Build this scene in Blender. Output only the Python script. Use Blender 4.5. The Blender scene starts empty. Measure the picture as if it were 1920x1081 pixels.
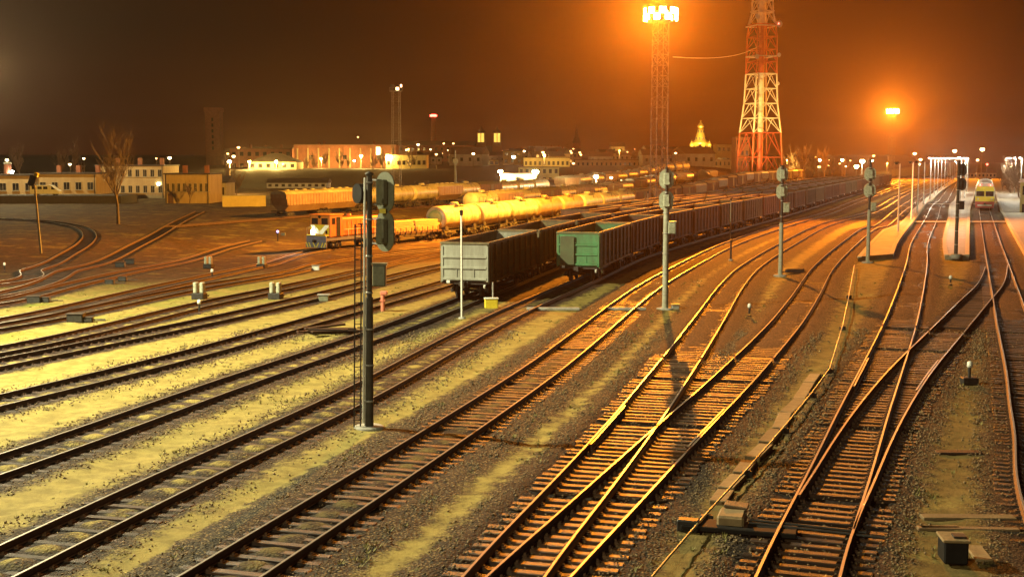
import bpy, bmesh, math, random
import numpy as np
from mathutils import Vector, Matrix
R = math.radians
random.seed(7); rng = np.random.default_rng(7)
SC = bpy.context.scene
COL = SC.collection

# ------------------------------------------------------------------ camera
F_PX, CAM_Z, Y_HOR = 2350.0, 8.53, 298.0
PITCH = math.atan((540.5 - Y_HOR) / F_PX)
cam = bpy.data.cameras.new("camera"); cam_o = bpy.data.objects.new("camera", cam); COL.objects.link(cam_o)
cam.sensor_width = 36.0; cam.lens = 36.0 * F_PX / 1920.0; cam.clip_start = 0.5; cam.clip_end = 9000
cam_o.location = (0, 0, CAM_Z); cam_o.rotation_euler = (R(90) - PITCH, 0, 0)
SC.camera = cam_o
# ------------------------------------------------------------------ night sky, exposure
W = bpy.data.worlds.new("World"); SC.world = W; W.use_nodes = True
wn = W.node_tree.nodes; wl = W.node_tree.links
bg = wn["Background"]
tcw = wn.new("ShaderNodeTexCoord"); sepw = wn.new("ShaderNodeSeparateXYZ"); rampw = wn.new("ShaderNodeValToRGB")
wl.new(tcw.outputs["Generated"], sepw.inputs[0]); wl.new(sepw.outputs["Z"], rampw.inputs[0])
ce = rampw.color_ramp.elements
ce[0].position = 0.0; ce[0].color = (0.050, 0.0075, 0.0012, 1)
ce[1].position = 0.10; ce[1].color = (0.0085, 0.0020, 0.0007, 1)
wl.new(rampw.outputs[0], bg.inputs["Color"]); bg.inputs["Strength"].default_value = 0.7
SC.view_settings.view_transform = 'Standard'; SC.view_settings.look = 'None'
SC.view_settings.gamma = 1.0; SC.view_settings.exposure = 0.0
cy = SC.cycles
cy.max_bounces = 4; cy.diffuse_bounces = 2; cy.glossy_bounces = 2; cy.transmission_bounces = 2; cy.transparent_max_bounces = 6
cy.volume_bounces = 0; cy.use_denoising = True; cy.sample_clamp_indirect = 4.0; cy.caustics_reflective = False
cy.use_light_tree = True

# ------------------------------------------------------------------ lamps (luminaires of the yard and one added rear fill; their masts are built below)
def lamp(name, loc, power, col, radius=0.4, spot=None, aim=None, blend=0.6):
    l = bpy.data.lights.new(name, 'SPOT' if spot else 'POINT')
    l.energy = power; l.color = col; l.shadow_soft_size = radius
    o = bpy.data.objects.new(name, l); COL.objects.link(o); o.location = loc
    if spot:
        l.spot_size = R(spot); l.spot_blend = blend
        o.rotation_euler = (Vector(aim) - Vector(loc)).to_track_quat('-Z', 'Y').to_euler()
    return o
SODIUM = (1.0, 0.27, 0.014); GOLD = (1.0, 0.62, 0.14); WHITE = (1.0, 0.95, 0.72); GREENW = (1.0, 0.93, 0.55)
MAST_A = (21.0, 180.0); MAST_A_H = 28.9
MAST_B = (164.0, 545.0); MAST_L = (-36.5, 52.5); MAST_L2 = (-118.0, 280.0); MAST_2 = (-33.0, 360.0)
MAST_R = (-24.0, -16.0)
lamp("mast_lamp_light", (MAST_A[0] - 1.4, MAST_A[1] - 3.4, MAST_A_H - 0.4), 7.4e5, SODIUM, 0.5, 166, (MAST_A[0] + 6, MAST_A[1] - 100, 2), 0.4)
lamp("mast_floodlight", (MAST_A[0] - 3.2, MAST_A[1] + 0.6, MAST_A_H - 0.4), 7.5e5, (1.0, 0.45, 0.04), 0.5, 150, (-60, 215, 0))
lamp("far_mast_lamp_light", (MAST_B[0] - 1.4, MAST_B[1] - 3.4, 28.6), 1.25e6, SODIUM, 0.6, 166, (MAST_B[0] - 30, MAST_B[1] - 100, 2), 0.4)
lamp("near_mast_lamp_light", (MAST_L[0] + 2.4, MAST_L[1] - 0.6, 27.8), 2.4e5, GREENW, 0.35, 152, (-5, 60, 0), 0.2)
lamp("rear_fill_light", (MAST_R[0] + 1.0, MAST_R[1] + 2.4, 26.8), 5e4, GREENW, 0.35, 125, (-2, 75, 0), 0.5)  # added fill lamp behind the camera, brightens faces turned this way
lamp("left_mast_lamp_light", (MAST_L2[0] + 2.0, MAST_L2[1] - 2.8, 28.6), 8e4, (1, 0.86, 0.45), 0.5)

# ------------------------------------------------------------------ terrain and pixel helpers (a pixel of the photo -> a place on the ground)
def ss(a, b, v):
    t = np.clip((v - a) / (b - a), 0, 1); return t * t * (3 - 2 * t)
CA, SA = math.cos(R(19.5)), math.sin(R(19.5))
def ground_z(x, y):
    u = (x - 8.6) * CA - (y - 80.4) * SA
    z = -2.15 * ss(80, 140, y) * ss(-14, -34, u) * (1 - 0.6 * ss(-55, -95, u))
    rise = (4.6 * ss(385, 470, y) + np.clip(y - 470, 0, 2500) * 0.0055) * ss(-55, -100, u)
    return z * (1 - ss(300, 390, y)) + rise
def ray(px, py):
    vx = (px - 960) / F_PX; vy = (py - 540.5) / F_PX
    return np.array([vx, math.cos(PITCH) - vy * math.sin(PITCH), -math.sin(PITCH) - vy * math.cos(PITCH)])
def P(px, py, dz=0.0):
    d = ray(px, py); zg = 0.0; p = None
    for _ in range(40):
        t = (zg + dz - CAM_Z) / d[2]; p = d * t
        zn = float(ground_z(p[0], p[1])); zg = 0.5 * zg + 0.5 * zn
    return Vector((p[0], p[1], zg + dz))
def D_(px, py, depth):
    d = ray(px, py); t = depth / d[1]
    return Vector((d[0] * t, depth, CAM_Z + d[2] * t))
def gz(x, y): return float(ground_z(x, y))

# ------------------------------------------------------------------ materials
MATS = {}
def mat(name, col, rough=0.7, metal=0.0, col2=None, scale=3.0, amt=0.5, bump=0.0, bscale=None, emit=None, estr=0.0, rand=0.0, stretch=None, spec=0.5):
    if name in MATS: return MATS[name]
    m = bpy.data.materials.new(name); m.use_nodes = True; nt = m.node_tree; b = nt.nodes["Principled BSDF"]
    b.inputs["Roughness"].default_value = rough; b.inputs["Metallic"].default_value = metal
    b.inputs["Specular IOR Level"].default_value = spec
    tc = nt.nodes.new("ShaderNodeTexCoord"); src = tc.outputs["Object"]
    if stretch:
        mp = nt.nodes.new("ShaderNodeMapping"); mp.inputs["Scale"].default_value = stretch
        nt.links.new(src, mp.inputs[0]); src = mp.outputs[0]
    no = nt.nodes.new("ShaderNodeTexNoise"); no.inputs["Scale"].default_value = scale; no.inputs["Detail"].default_value = 6; no.inputs["Roughness"].default_value = 0.65
    nt.links.new(src, no.inputs["Vector"])
    c2 = col2 or tuple(c * 0.55 for c in col)
    rp = nt.nodes.new("ShaderNodeValToRGB")
    rp.color_ramp.elements[0].position = 0.5 - 0.25 * (0.4 + amt * 0.6); rp.color_ramp.elements[1].position = 0.5 + 0.2
    rp.color_ramp.elements[0].color = (*c2, 1); rp.color_ramp.elements[1].color = (*col, 1)
    nt.links.new(no.outputs["Fac"], rp.inputs[0]); out = rp.outputs[0]
    if rand:
        oi = nt.nodes.new("ShaderNodeObjectInfo"); mr = nt.nodes.new("ShaderNodeMapRange")
        mr.inputs["To Min"].default_value = 1 - rand; mr.inputs["To Max"].default_value = 1 + rand
        nt.links.new(oi.outputs["Random"], mr.inputs["Value"])
        mx = nt.nodes.new("ShaderNodeMix"); mx.data_type = 'RGBA'; mx.blend_type = 'MULTIPLY'; mx.inputs["Factor"].default_value = 1
        nt.links.new(out, mx.inputs["A"]); nt.links.new(mr.outputs[0], mx.inputs["B"]); out = mx.outputs["Result"]
    nt.links.new(out, b.inputs["Base Color"])
    if bump:
        bp = nt.nodes.new("ShaderNodeBump"); bp.inputs["Strength"].default_value = bump; bp.inputs["Distance"].default_value = 0.03
        n2 = nt.nodes.new("ShaderNodeTexNoise"); n2.inputs["Scale"].default_value = bscale or scale * 6; n2.inputs["Detail"].default_value = 4
        nt.links.new(src, n2.inputs["Vector"]); nt.links.new(n2.outputs["Fac"], bp.inputs["Height"]); nt.links.new(bp.outputs[0], b.inputs["Normal"])
    if emit:
        b.inputs["Emission Color"].default_value = (*emit, 1); b.inputs["Emission Strength"].default_value = estr
        m.cycles.emission_sampling = 'NONE'
    MATS[name] = m; return m

M_WOOD = mat("creosoted_timber", (0.1, 0.052, 0.024), 0.48, 0, (0.035, 0.014, 0.008), 2.2, 0.9, 0.5, 30, rand=0.6, stretch=(1.0, 9, 9), spec=0.35)
M_WOODDK = mat("oily_dark_timber", (0.045, 0.02, 0.01), 0.68, 0, (0.014, 0.007, 0.005), 2.2, 0.9, 0.5, 30, rand=0.6, stretch=(1.0, 9, 9), spec=0.35)
M_WOODMID = mat("brown_stained_timber", (0.068, 0.03, 0.013), 0.52, 0, (0.016, 0.007, 0.004), 2.2, 0.9, 0.5, 30, rand=0.6, stretch=(1.0, 9, 9), spec=0.3)
M_PLANK = mat("weathered_plank", (0.2, 0.125, 0.06), 0.7, 0, (0.1, 0.06, 0.03), 2, 0.8, 0.4, 25, rand=0.3, stretch=(1, 8, 8))
def rail_mat():
    m = bpy.data.materials.new("rail_steel"); m.use_nodes = True; nt = m.node_tree; b = nt.nodes["Principled BSDF"]
    g = nt.nodes.new("ShaderNodeNewGeometry"); s = nt.nodes.new("ShaderNodeSeparateXYZ"); nt.links.new(g.outputs["Normal"], s.inputs[0])
    tc = nt.nodes.new("ShaderNodeTexCoord"); sp = nt.nodes.new("ShaderNodeSeparateXYZ"); nt.links.new(tc.outputs["Generated"], sp.inputs[0])
    mr = nt.nodes.new("ShaderNodeMapRange"); mr.inputs["From Min"].default_value = 0.9; mr.inputs["From Max"].default_value = 0.98; nt.links.new(s.outputs["Z"], mr.inputs["Value"])
    at = nt.nodes.new("ShaderNodeAttribute"); at.attribute_name = "head"
    mu = nt.nodes.new("ShaderNodeMath"); mu.operation = 'MULTIPLY'; nt.links.new(mr.outputs[0], mu.inputs[0]); nt.links.new(at.outputs["Fac"], mu.inputs[1])
    no = nt.nodes.new("ShaderNodeTexNoise"); no.inputs["Scale"].default_value = 5; no.inputs["Detail"].default_value = 5; nt.links.new(tc.outputs["Object"], no.inputs["Vector"])
    rp = nt.nodes.new("ShaderNodeValToRGB"); rp.color_ramp.elements[0].color = (0.03, 0.012, 0.007, 1); rp.color_ramp.elements[1].color = (0.12, 0.05, 0.022, 1)
    nt.links.new(no.outputs["Fac"], rp.inputs[0])
    mx = nt.nodes.new("ShaderNodeMix"); mx.data_type = 'RGBA'; nt.links.new(mu.outputs[0], mx.inputs["Factor"]); nt.links.new(rp.outputs[0], mx.inputs["A"]); mx.inputs["B"].default_value = (0.52, 0.46, 0.4, 1)
    nt.links.new(mx.outputs["Result"], b.inputs["Base Color"])
    me = nt.nodes.new("ShaderNodeMath"); me.operation = 'MULTIPLY'; me.inputs[1].default_value = 0.85; nt.links.new(mu.outputs[0], me.inputs[0]); nt.links.new(me.outputs[0], b.inputs["Metallic"])
    ro = nt.nodes.new("ShaderNodeMapRange"); ro.inputs["To Min"].default_value = 0.65; ro.inputs["To Max"].default_value = 0.4; nt.links.new(mu.outputs[0], ro.inputs["Value"]); nt.links.new(ro.outputs[0], b.inputs["Roughness"])
    return m
M_RAIL = rail_mat()
M_STEEL = mat("galvanised_steel", (0.42, 0.42, 0.4), 0.5, 0.3, (0.22, 0.2, 0.18), 4, 0.6)
M_STEEL_RUST = mat("rusty_fastening", (0.14, 0.07, 0.035), .6, .2, (.05, .025, .014), 8, .6)
M_DKSTEEL = mat("dark_painted_steel", (0.035, 0.032, 0.03), 0.55, 0.2, (0.012, 0.01, 0.009), 5, 0.5)
M_LATTICE = mat("lattice_steel", (0.28, 0.21, 0.15), 0.55, 0.2, (0.07, 0.05, 0.035), 3, 0.6)
M_CONC = mat("concrete", (0.36, 0.35, 0.31), 0.85, 0, (0.2, 0.19, 0.16), 3, 0.7, 0.3)
M_SLAB = mat("stained_concrete_slab", (0.25, 0.17, 0.08), 0.8, 0, (0.14, 0.09, 0.04), 2.5, 0.8, 0.4, rand=0.3)
M_POLE = mat("signal_pole_concrete", (0.06, 0.052, 0.036), 0.75, 0, (0.022, 0.018, 0.013), 3, 0.7, 0.2)
M_SIGPALE = mat("pale_signal_pole", (0.36, 0.36, 0.28), 0.65, 0, (0.22, 0.21, 0.15), 3, 0.6, 0.1)
M_SIGGREY = mat("signal_back_paint", (0.19, 0.195, 0.13), 0.6, 0.1, (0.11, 0.115, 0.075), 6, 0.6)
M_SIGLIGHT = mat("light_signal_back", (0.5, 0.52, 0.4), 0.55, 0.1, (0.2, 0.2, 0.14), 6, 0.5)
M_BLACK = mat("black_paint", (0.015, 0.014, 0.013), 0.75, 0, spec=0.15)
M_WHITE = mat("white_paint", (0.78, 0.77, 0.72), 0.55, 0, (0.55, 0.53, 0.46), 3, 0.5)
M_RED = mat("red_paint", (0.45, 0.07, 0.035), 0.55, 0, (0.28, 0.04, 0.02), 4, 0.5)
M_SALMON = mat("faded_red_paint", (0.6, 0.2, 0.12), 0.6, 0, (0.45, 0.13, 0.08), 8, 0.5)
M_YELLOW = mat("yellow_paint", (0.75, 0.6, 0.04), 0.5, 0, (0.6, 0.45, 0.03), 4, 0.4)
M_GOLD = mat("gilded_dome", (0.9, 0.62, 0.15), 0.35, 0.7, (0.7, 0.45, 0.1), 6, 0.3)
M_GLASS = mat("dark_glass", (0.02, 0.02, 0.022), 0.12, 0, (0.012, 0.012, 0.013), 1, 0.2)
M_LITWIN = mat("lit_window", (0.6, 0.45, 0.15), 0.4, emit=(1.0, 0.62, 0.15), estr=1.6)
M_LITWIN2 = mat("bright_lit_window", (0.7, 0.6, 0.3), 0.4, emit=(1.0, 0.85, 0.4), estr=5)
def lens(name, col, s): return mat(name, tuple(min(1, c) for c in col), 0.4, emit=col, estr=s)
L_SOD = lens("sodium_lamp_lens", (1.0, 0.72, 0.22), 160)
L_SODW = lens("warm_street_lamp_lens", (1.0, 0.72, 0.32), 14)
L_SODS = lens("small_sodium_lens", (1.0, 0.5, 0.16), 8)
L_WHITE = lens("white_lamp_lens", (1.0, 0.98, 0.85), 110)
L_GRN = lens("mercury_lamp_lens", (0.95, 1.0, 0.55), 50)
L_RED = lens("red_beacon_lens", (1.0, 0.08, 0.05), 14)
L_BLUE = lens("violet_shunting_lens", (0.35, 0.25, 1.0), 9)

# ------------------------------------------------------------------ mesh collector
class MB:
    def __init__(s): s.v = []; s.f = []; s.sm = []
    def add(s, verts, faces, smooth=False):
        n = len(s.v); s.v += [tuple(v) for v in verts]; s.f += [tuple(i + n for i in f) for f in faces]; s.sm += [smooth] * len(faces)
    def box(s, c, size, rz=0.0, ry=0.0, bev=0.0, rx=0.0):
        hx, hy, hz = size[0] / 2, size[1] / 2, size[2] / 2
        if bev > 0:
            b = min(bev, hx * .45, hy * .45, hz * .45); vs = []
            for sx in (-1, 1):
                for sy in (-1, 1):
                    for sz in (-1, 1):
                        vs += [(sx * hx, sy * (hy - b), sz * (hz - b)), (sx * (hx - b), sy * hy, sz * (hz - b)), (sx * (hx - b), sy * (hy - b), sz * hz)]
            bm = bmesh.new()
            for v in vs: bm.verts.new(v)
            bmesh.ops.convex_hull(bm, input=bm.verts[:]); bm.verts.index_update(); bm.verts.ensure_lookup_table()
            bmesh.ops.dissolve_limit(bm, angle_limit=0.02, verts=bm.verts[:], edges=bm.edges[:]); bm.verts.index_update()
            vs = [v.co.copy() for v in bm.verts]; fs = [[v.index for v in f.verts] for f in bm.faces]; bm.free()
        else:
            vs = [(x, y, z) for z in (-hz, hz) for y in (-hy, hy) for x in (-hx, hx)]
            fs = [(0, 2, 3, 1), (4, 5, 7, 6), (0, 1, 5, 4), (2, 6, 7, 3), (0, 4, 6, 2), (1, 3, 7, 5)]
        m = Matrix.Translation(c) @ Matrix.Rotation(rz, 4, 'Z') @ Matrix.Rotation(ry, 4, 'Y') @ Matrix.Rotation(rx, 4, 'X')
        s.add([m @ Vector(v) for v in vs], fs); return s
    def bar(s, a, b, w, h=None):            # square bar between two points
        a = Vector(a); b = Vector(b); d = b - a; L = d.length
        if L < 1e-6: return s
        q = d.to_track_quat('X', 'Z').to_matrix().to_4x4(); h = h or w
        m = Matrix.Translation((a + b) / 2) @ q
        vs = [(x * L / 2, y * w / 2, z * h / 2) for z in (-1, 1) for y in (-1, 1) for x in (-1, 1)]
        s.add([m @ Vector(v) for v in vs], [(0, 2, 3, 1), (4, 5, 7, 6), (0, 1, 5, 4), (2, 6, 7, 3), (0, 4, 6, 2), (1, 3, 7, 5)]); return s
    def tube(s, pts, r, n=8, caps=True):
        pts = [Vector(p) for p in pts]; rs = r if hasattr(r, '__len__') else [r] * len(pts); base = len(s.v); vs = []; fs = []
        for i, p in enumerate(pts):
            t = (pts[min(i + 1, len(pts) - 1)] - pts[max(i - 1, 0)]).normalized()
            up = Vector((0, 0, 1)) if abs(t.z) < 0.95 else Vector((1, 0, 0))
            a = t.cross(up).normalized(); b = a.cross(t)
            for k in range(n):
                th = 2 * math.pi * k / n; vs.append(p + (a * math.cos(th) + b * math.sin(th)) * rs[i])
        for i in range(len(pts) - 1):
            for k in range(n):
                fs.append((i * n + k, i * n + (k + 1) % n, (i + 1) * n + (k + 1) % n, (i + 1) * n + k))
        s.add(vs, fs, True)
        if caps:
            s.add(vs[:n], [tuple(range(n))]); s.add(vs[-n:], [tuple(reversed(range(n)))])
        return s
    def lathe(s, prof, c=(0, 0, 0), n=16, axis='Z', smooth=True):   # prof: (radius, height)
        vs = []; fs = []
        for r, h in prof:
            for k in range(n):
                th = 2 * math.pi * k / n; x, y = r * math.cos(th), r * math.sin(th)
                v = (x, y, h) if axis == 'Z' else ((h, x, y) if axis == 'X' else (x, h, y))
                vs.append((v[0] + c[0], v[1] + c[1], v[2] + c[2]))
        for i in range(len(prof) - 1):
            for k in range(n): fs.append((i * n + k, i * n + (k + 1) % n, (i + 1) * n + (k + 1) % n, (i + 1) * n + k))
        fs.append(tuple(reversed(range(n)))); m = (len(prof) - 1) * n; fs.append(tuple(range(m, m + n)))
        s.add(vs, fs, smooth); return s
    def prism(s, outline, a, b, axis='Y'):  # outline in the two other axes, extruded from a to b
        n = len(outline); vs = []
        for t in (a, b):
            for p, q in outline: vs.append((p, t, q) if axis == 'Y' else ((t, p, q) if axis == 'X' else (p, q, t)))
        fs = [tuple(range(n)), tuple(reversed(range(n, 2 * n)))] + [(k, k + n, (k + 1) % n + n, (k + 1) % n) for k in range(n)]
        s.add(vs, fs); return s
    def mesh(s, name, m):
        me = bpy.data.meshes.new(name); me.from_pydata(s.v, [], s.f); me.materials.append(m)
        me.polygons.foreach_set("use_smooth", s.sm)
        bm = bmesh.new(); bm.from_mesh(me); bmesh.ops.recalc_face_normals(bm, faces=bm.faces[:]); bm.to_mesh(me); bm.free()
        return me
    def build(s, name, m, parent=None, loc=None, rz=None):
        o = bpy.data.objects.new(name, s.mesh(name, m)); COL.objects.link(o)
        if parent is not None: o.parent = parent
        if loc is not None: o.location = loc
        if rz is not None: o.rotation_euler.z = rz
        return o
def tag(o, label=None, cat=None, group=None, kind=None):
    if label: o["label"] = label
    if cat: o["category"] = cat
    if group: o["group"] = group
    if kind: o["kind"] = kind
    return o
def thing(name, label, cat, loc=(0, 0, 0), rz=0.0, group=None):
    o = bpy.data.objects.new(name, None); o.empty_display_size = 0.3; COL.objects.link(o); o.location = loc; o.rotation_euler = (0, 0, rz)
    return tag(o, label, cat, group)
def copy_tree(o, parent=None):
    c = o.copy(); COL.objects.link(c); c.parent = parent
    for ch in list(o.children): copy_tree(ch, c)
    return c
def place(proto, used, loc, rz, label, group=None):
    o = proto if not used else copy_tree(proto)
    o.location = loc; o.rotation_euler = (0, 0, rz); o["label"] = label
    if group: o["group"] = group
    return o
def inst(name, me, parent, loc, rz=0.0):
    o = bpy.data.objects.new(name, me); COL.objects.link(o); o.parent = parent; o.location = loc; o.rotation_euler.z = rz; return o

# ------------------------------------------------------------------ track geometry
def spline(pts, step=0.5, smooth=5.0):
    p = np.array([(q[0], q[1]) for q in pts], float)
    seg = np.linalg.norm(np.diff(p, axis=0), axis=1); t = np.r_[0, np.cumsum(np.sqrt(seg))]
    out = []
    e0 = 2 * p[0] - p[1]; e1 = 2 * p[-1] - p[-2]; q = np.vstack([e0, p, e1])
    for i in range(len(p) - 1):
        p0, p1, p2, p3 = q[i:i + 4]; n = max(4, int(seg[i] / step))
        for u in np.linspace(0, 1, n, endpoint=False):
            d1 = (p2 - p0) / (np.linalg.norm(p2 - p0) + 1e-9) * seg[i]; d2 = (p3 - p1) / (np.linalg.norm(p3 - p1) + 1e-9) * seg[i]
            out.append((2*u**3-3*u**2+1)*p1 + (u**3-2*u**2+u)*d1 + (-2*u**3+3*u**2)*p2 + (u**3-u**2)*d2)
    out.append(p[-1]); o = np.array(out)
    s = np.r_[0, np.cumsum(np.linalg.norm(np.diff(o, axis=0), axis=1))]
    S = np.arange(0, s[-1], step); o = np.c_[np.interp(S, s, o[:, 0]), np.interp(S, s, o[:, 1])]
    k = int(smooth / step)
    if k > 1:
        w = np.hanning(2 * k + 1); w /= w.sum()
        for c in (0, 1):
            a = o[:, c]; pad = np.r_[2 * a[0] - a[k:0:-1], a, 2 * a[-1] - a[-2:-k - 2:-1]]
            o[:, c] = np.convolve(pad, w, 'valid')
    return o
def tang(o):
    t = np.gradient(o, axis=0); return t / np.linalg.norm(t, axis=1)[:, None]
def offset(o, d):
    t = tang(o); return o + d * np.c_[t[:, 1], -t[:, 0]]      # +d = right of travel
def from_left_rail(px): return [tuple(q) for q in offset(np.array([P(*p, 0.23)[:2] for p in px]), 0.797)]
def from_right_rail(px): return [tuple(q) for q in offset(np.array([P(*p, 0.23)[:2] for p in px]), -0.797)]
def from_centre(px): return [tuple(P(*p, 0.1)[:2]) for p in px]

C_near = from_left_rail([(327, 1081), (560, 946), (640, 899), (775, 817), (990, 683), (1187, 540), (1280, 490), (1353, 456), (1453, 423)])
C_pts = [(-8.2, 16)] + C_near + [(48.2, 193), (69.5, 252), (93.5, 317), (121.5, 393), (173, 532), (272, 800)]
TC = spline(C_pts, 0.5, 12)
def c_off(d, y0, y1, n=9):
    o = offset(TC, d); ys = np.linspace(y0, y1, n); return [(float(np.interp(y, o[:, 1], o[:, 0])), float(y)) for y in ys]
TA = spline([(-1.8, 17)] + from_left_rail([(863, 1081), (1035, 903), (1149, 780), (1180, 744), (1263, 644), (1313, 580), (1347, 536), (1385, 500), (1453, 460), (1536, 420)]) + c_off(6.2, 200, 780), 0.5, 6)
TB = spline([(-2.0, 17)] + from_left_rail([(907, 1081), (1018, 987), (1118, 897), (1191, 833), (1235, 794), (1319, 722), (1388, 658), (1444, 603), (1485, 553), (1524, 500), (1582, 451), (1623, 424)]) + [(45.5, 155), (63, 204), (99, 302), (161, 468), (250, 705)], 0.5, 6)
TD = spline([(-12.8, 17)] + from_left_rail([(0, 1021), (311, 878), (560, 769), (640, 733), (775, 661), (936, 581)]) + [(5.3, 87.3)] + c_off(-5.4, 110, 780), 0.5, 10)
TE = spline([(-20, 17)] + from_left_rail([(0, 852), (311, 743), (560, 661), (684, 621), (853, 559)]) + c_off(-10.2, 112, 700), 0.5, 10)
TF = spline([(-27, 20)] + from_left_rail([(0, 738), (311, 665), (580, 592), (675, 567), (820, 527)]) + c_off(-15.2, 122, 700), 0.5, 10)
TG = spline([(-32, 24)] + from_centre([(0, 684), (380, 606), (530, 572), (675, 537), (815, 502)]) + c_off(-20.2, 140, 600), 0.5, 10)
TH = spline([(-36, 30)] + from_centre([(0, 661), (200, 617), (387, 570), (530, 542), (675, 510), (815, 477)]) + c_off(-25.6, 160, 600), 0.5, 10)
TI = spline([(-40, 38)] + from_centre([(0, 617), (222, 570), (364, 541), (530, 515), (655, 485)]) + c_off(-32, 165, 500), 0.5, 12)
TT = spline([(-40, 42)] + from_centre([(0, 609), (155, 572), (380, 523), (492, 498), (585, 470)]) + c_off(-44.2, 164, 620, 14), 0.5, 14)
TK = spline([(-44, 48)] + from_centre([(0, 570), (75, 551), (195, 521), (355, 487), (420, 466), (480, 452)]), 0.5, 8)
TL = spline([(-44, 52)] + from_centre([(0, 555), (133, 507), (222, 478), (300, 437), (375, 397)]), 0.5, 8)
TM = spline([(-50, 62)] + from_centre([(0, 533), (60, 507), (120, 481), (160, 456), (168, 440), (148, 426), (90, 416), (0, 410)]), 0.5, 4)
T2 = spline(c_off(-83, 175, 560, 12), 0.5, 10); T3 = spline(c_off(-64, 205, 560, 12), 0.5, 10)
TR1 = spline([(3.3, 17)] + from_left_rail([(1414, 1081), (1466, 975), (1510, 897), (1566, 780), (1610, 697), (1663, 591), (1699, 494), (1708, 455)]) + [(59.6, 178), (76.5, 226), (86.5, 252), (157, 447), (232, 660)], 0.5, 8)
TR3 = spline([(9.4, 17), (13.9, 31.8)] + from_left_rail([(1907, 816), (1897, 780), (1888, 697), (1871, 611), (1860, 544), (1852, 497), (1844, 450), (1838, 408)]) + [(78.3, 208), (90, 239), (170, 452), (245, 650)], 0.5, 6)
TR2 = spline([(3.3, 17), (5.6, 24), (7.1, 28.4)] + from_right_rail([(1627, 936), (1652, 869), (1694, 780), (1746, 697)]) + from_left_rail([(1733, 628), (1802, 561), (1835, 529)]) + [(float(np.interp(q, TR3[:, 1], TR3[:, 0])), q) for q in (103.0, 112.0)], 0.5, 6)
TRACKS = dict(A=TA, B=TB, C=TC, D=TD, E=TE, F=TF, G=TG, H=TH, I=TI, T=TT, K=TK, L=TL, M=TM, W=T2, X=T3, R1=TR1, R2=TR2, R3=TR3)

# distance to the nearest track centre, used for ballast
def track_dist(x, y, names=None):
    pts = np.vstack([t[::2] for k, t in TRACKS.items() if names is None or k in names]); pts = pts[pts[:, 1] < 640]
    dist = np.full(x.shape, 99.0); cell = 12.0
    key = {}
    for i, (a, b) in enumerate(pts): key.setdefault((int(a // cell), int(b // cell)), []).append(i)
    ix = np.floor(x / cell).astype(int); iy = np.floor(y / cell).astype(int)
    order = np.lexsort((iy, ix)); ixs, iys = ix[order], iy[order]
    cuts = np.flatnonzero((np.diff(ixs) != 0) | (np.diff(iys) != 0)) + 1
    for blk in np.split(order, cuts):
        a, b = ix[blk[0]], iy[blk[0]]
        c = [i for da in (-1, 0, 1) for db in (-1, 0, 1) for i in key.get((a + da, b + db), ())]
        if not c: continue
        q = pts[c]
        for part in np.array_split(blk, max(1, len(blk) * len(c) // 4000000)):
            d2 = (x[part][:, None] - q[None, :, 0]) ** 2 + (y[part][:, None] - q[None, :, 1]) ** 2
            dist[part] = np.sqrt(d2.min(1))
    return dist

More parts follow.
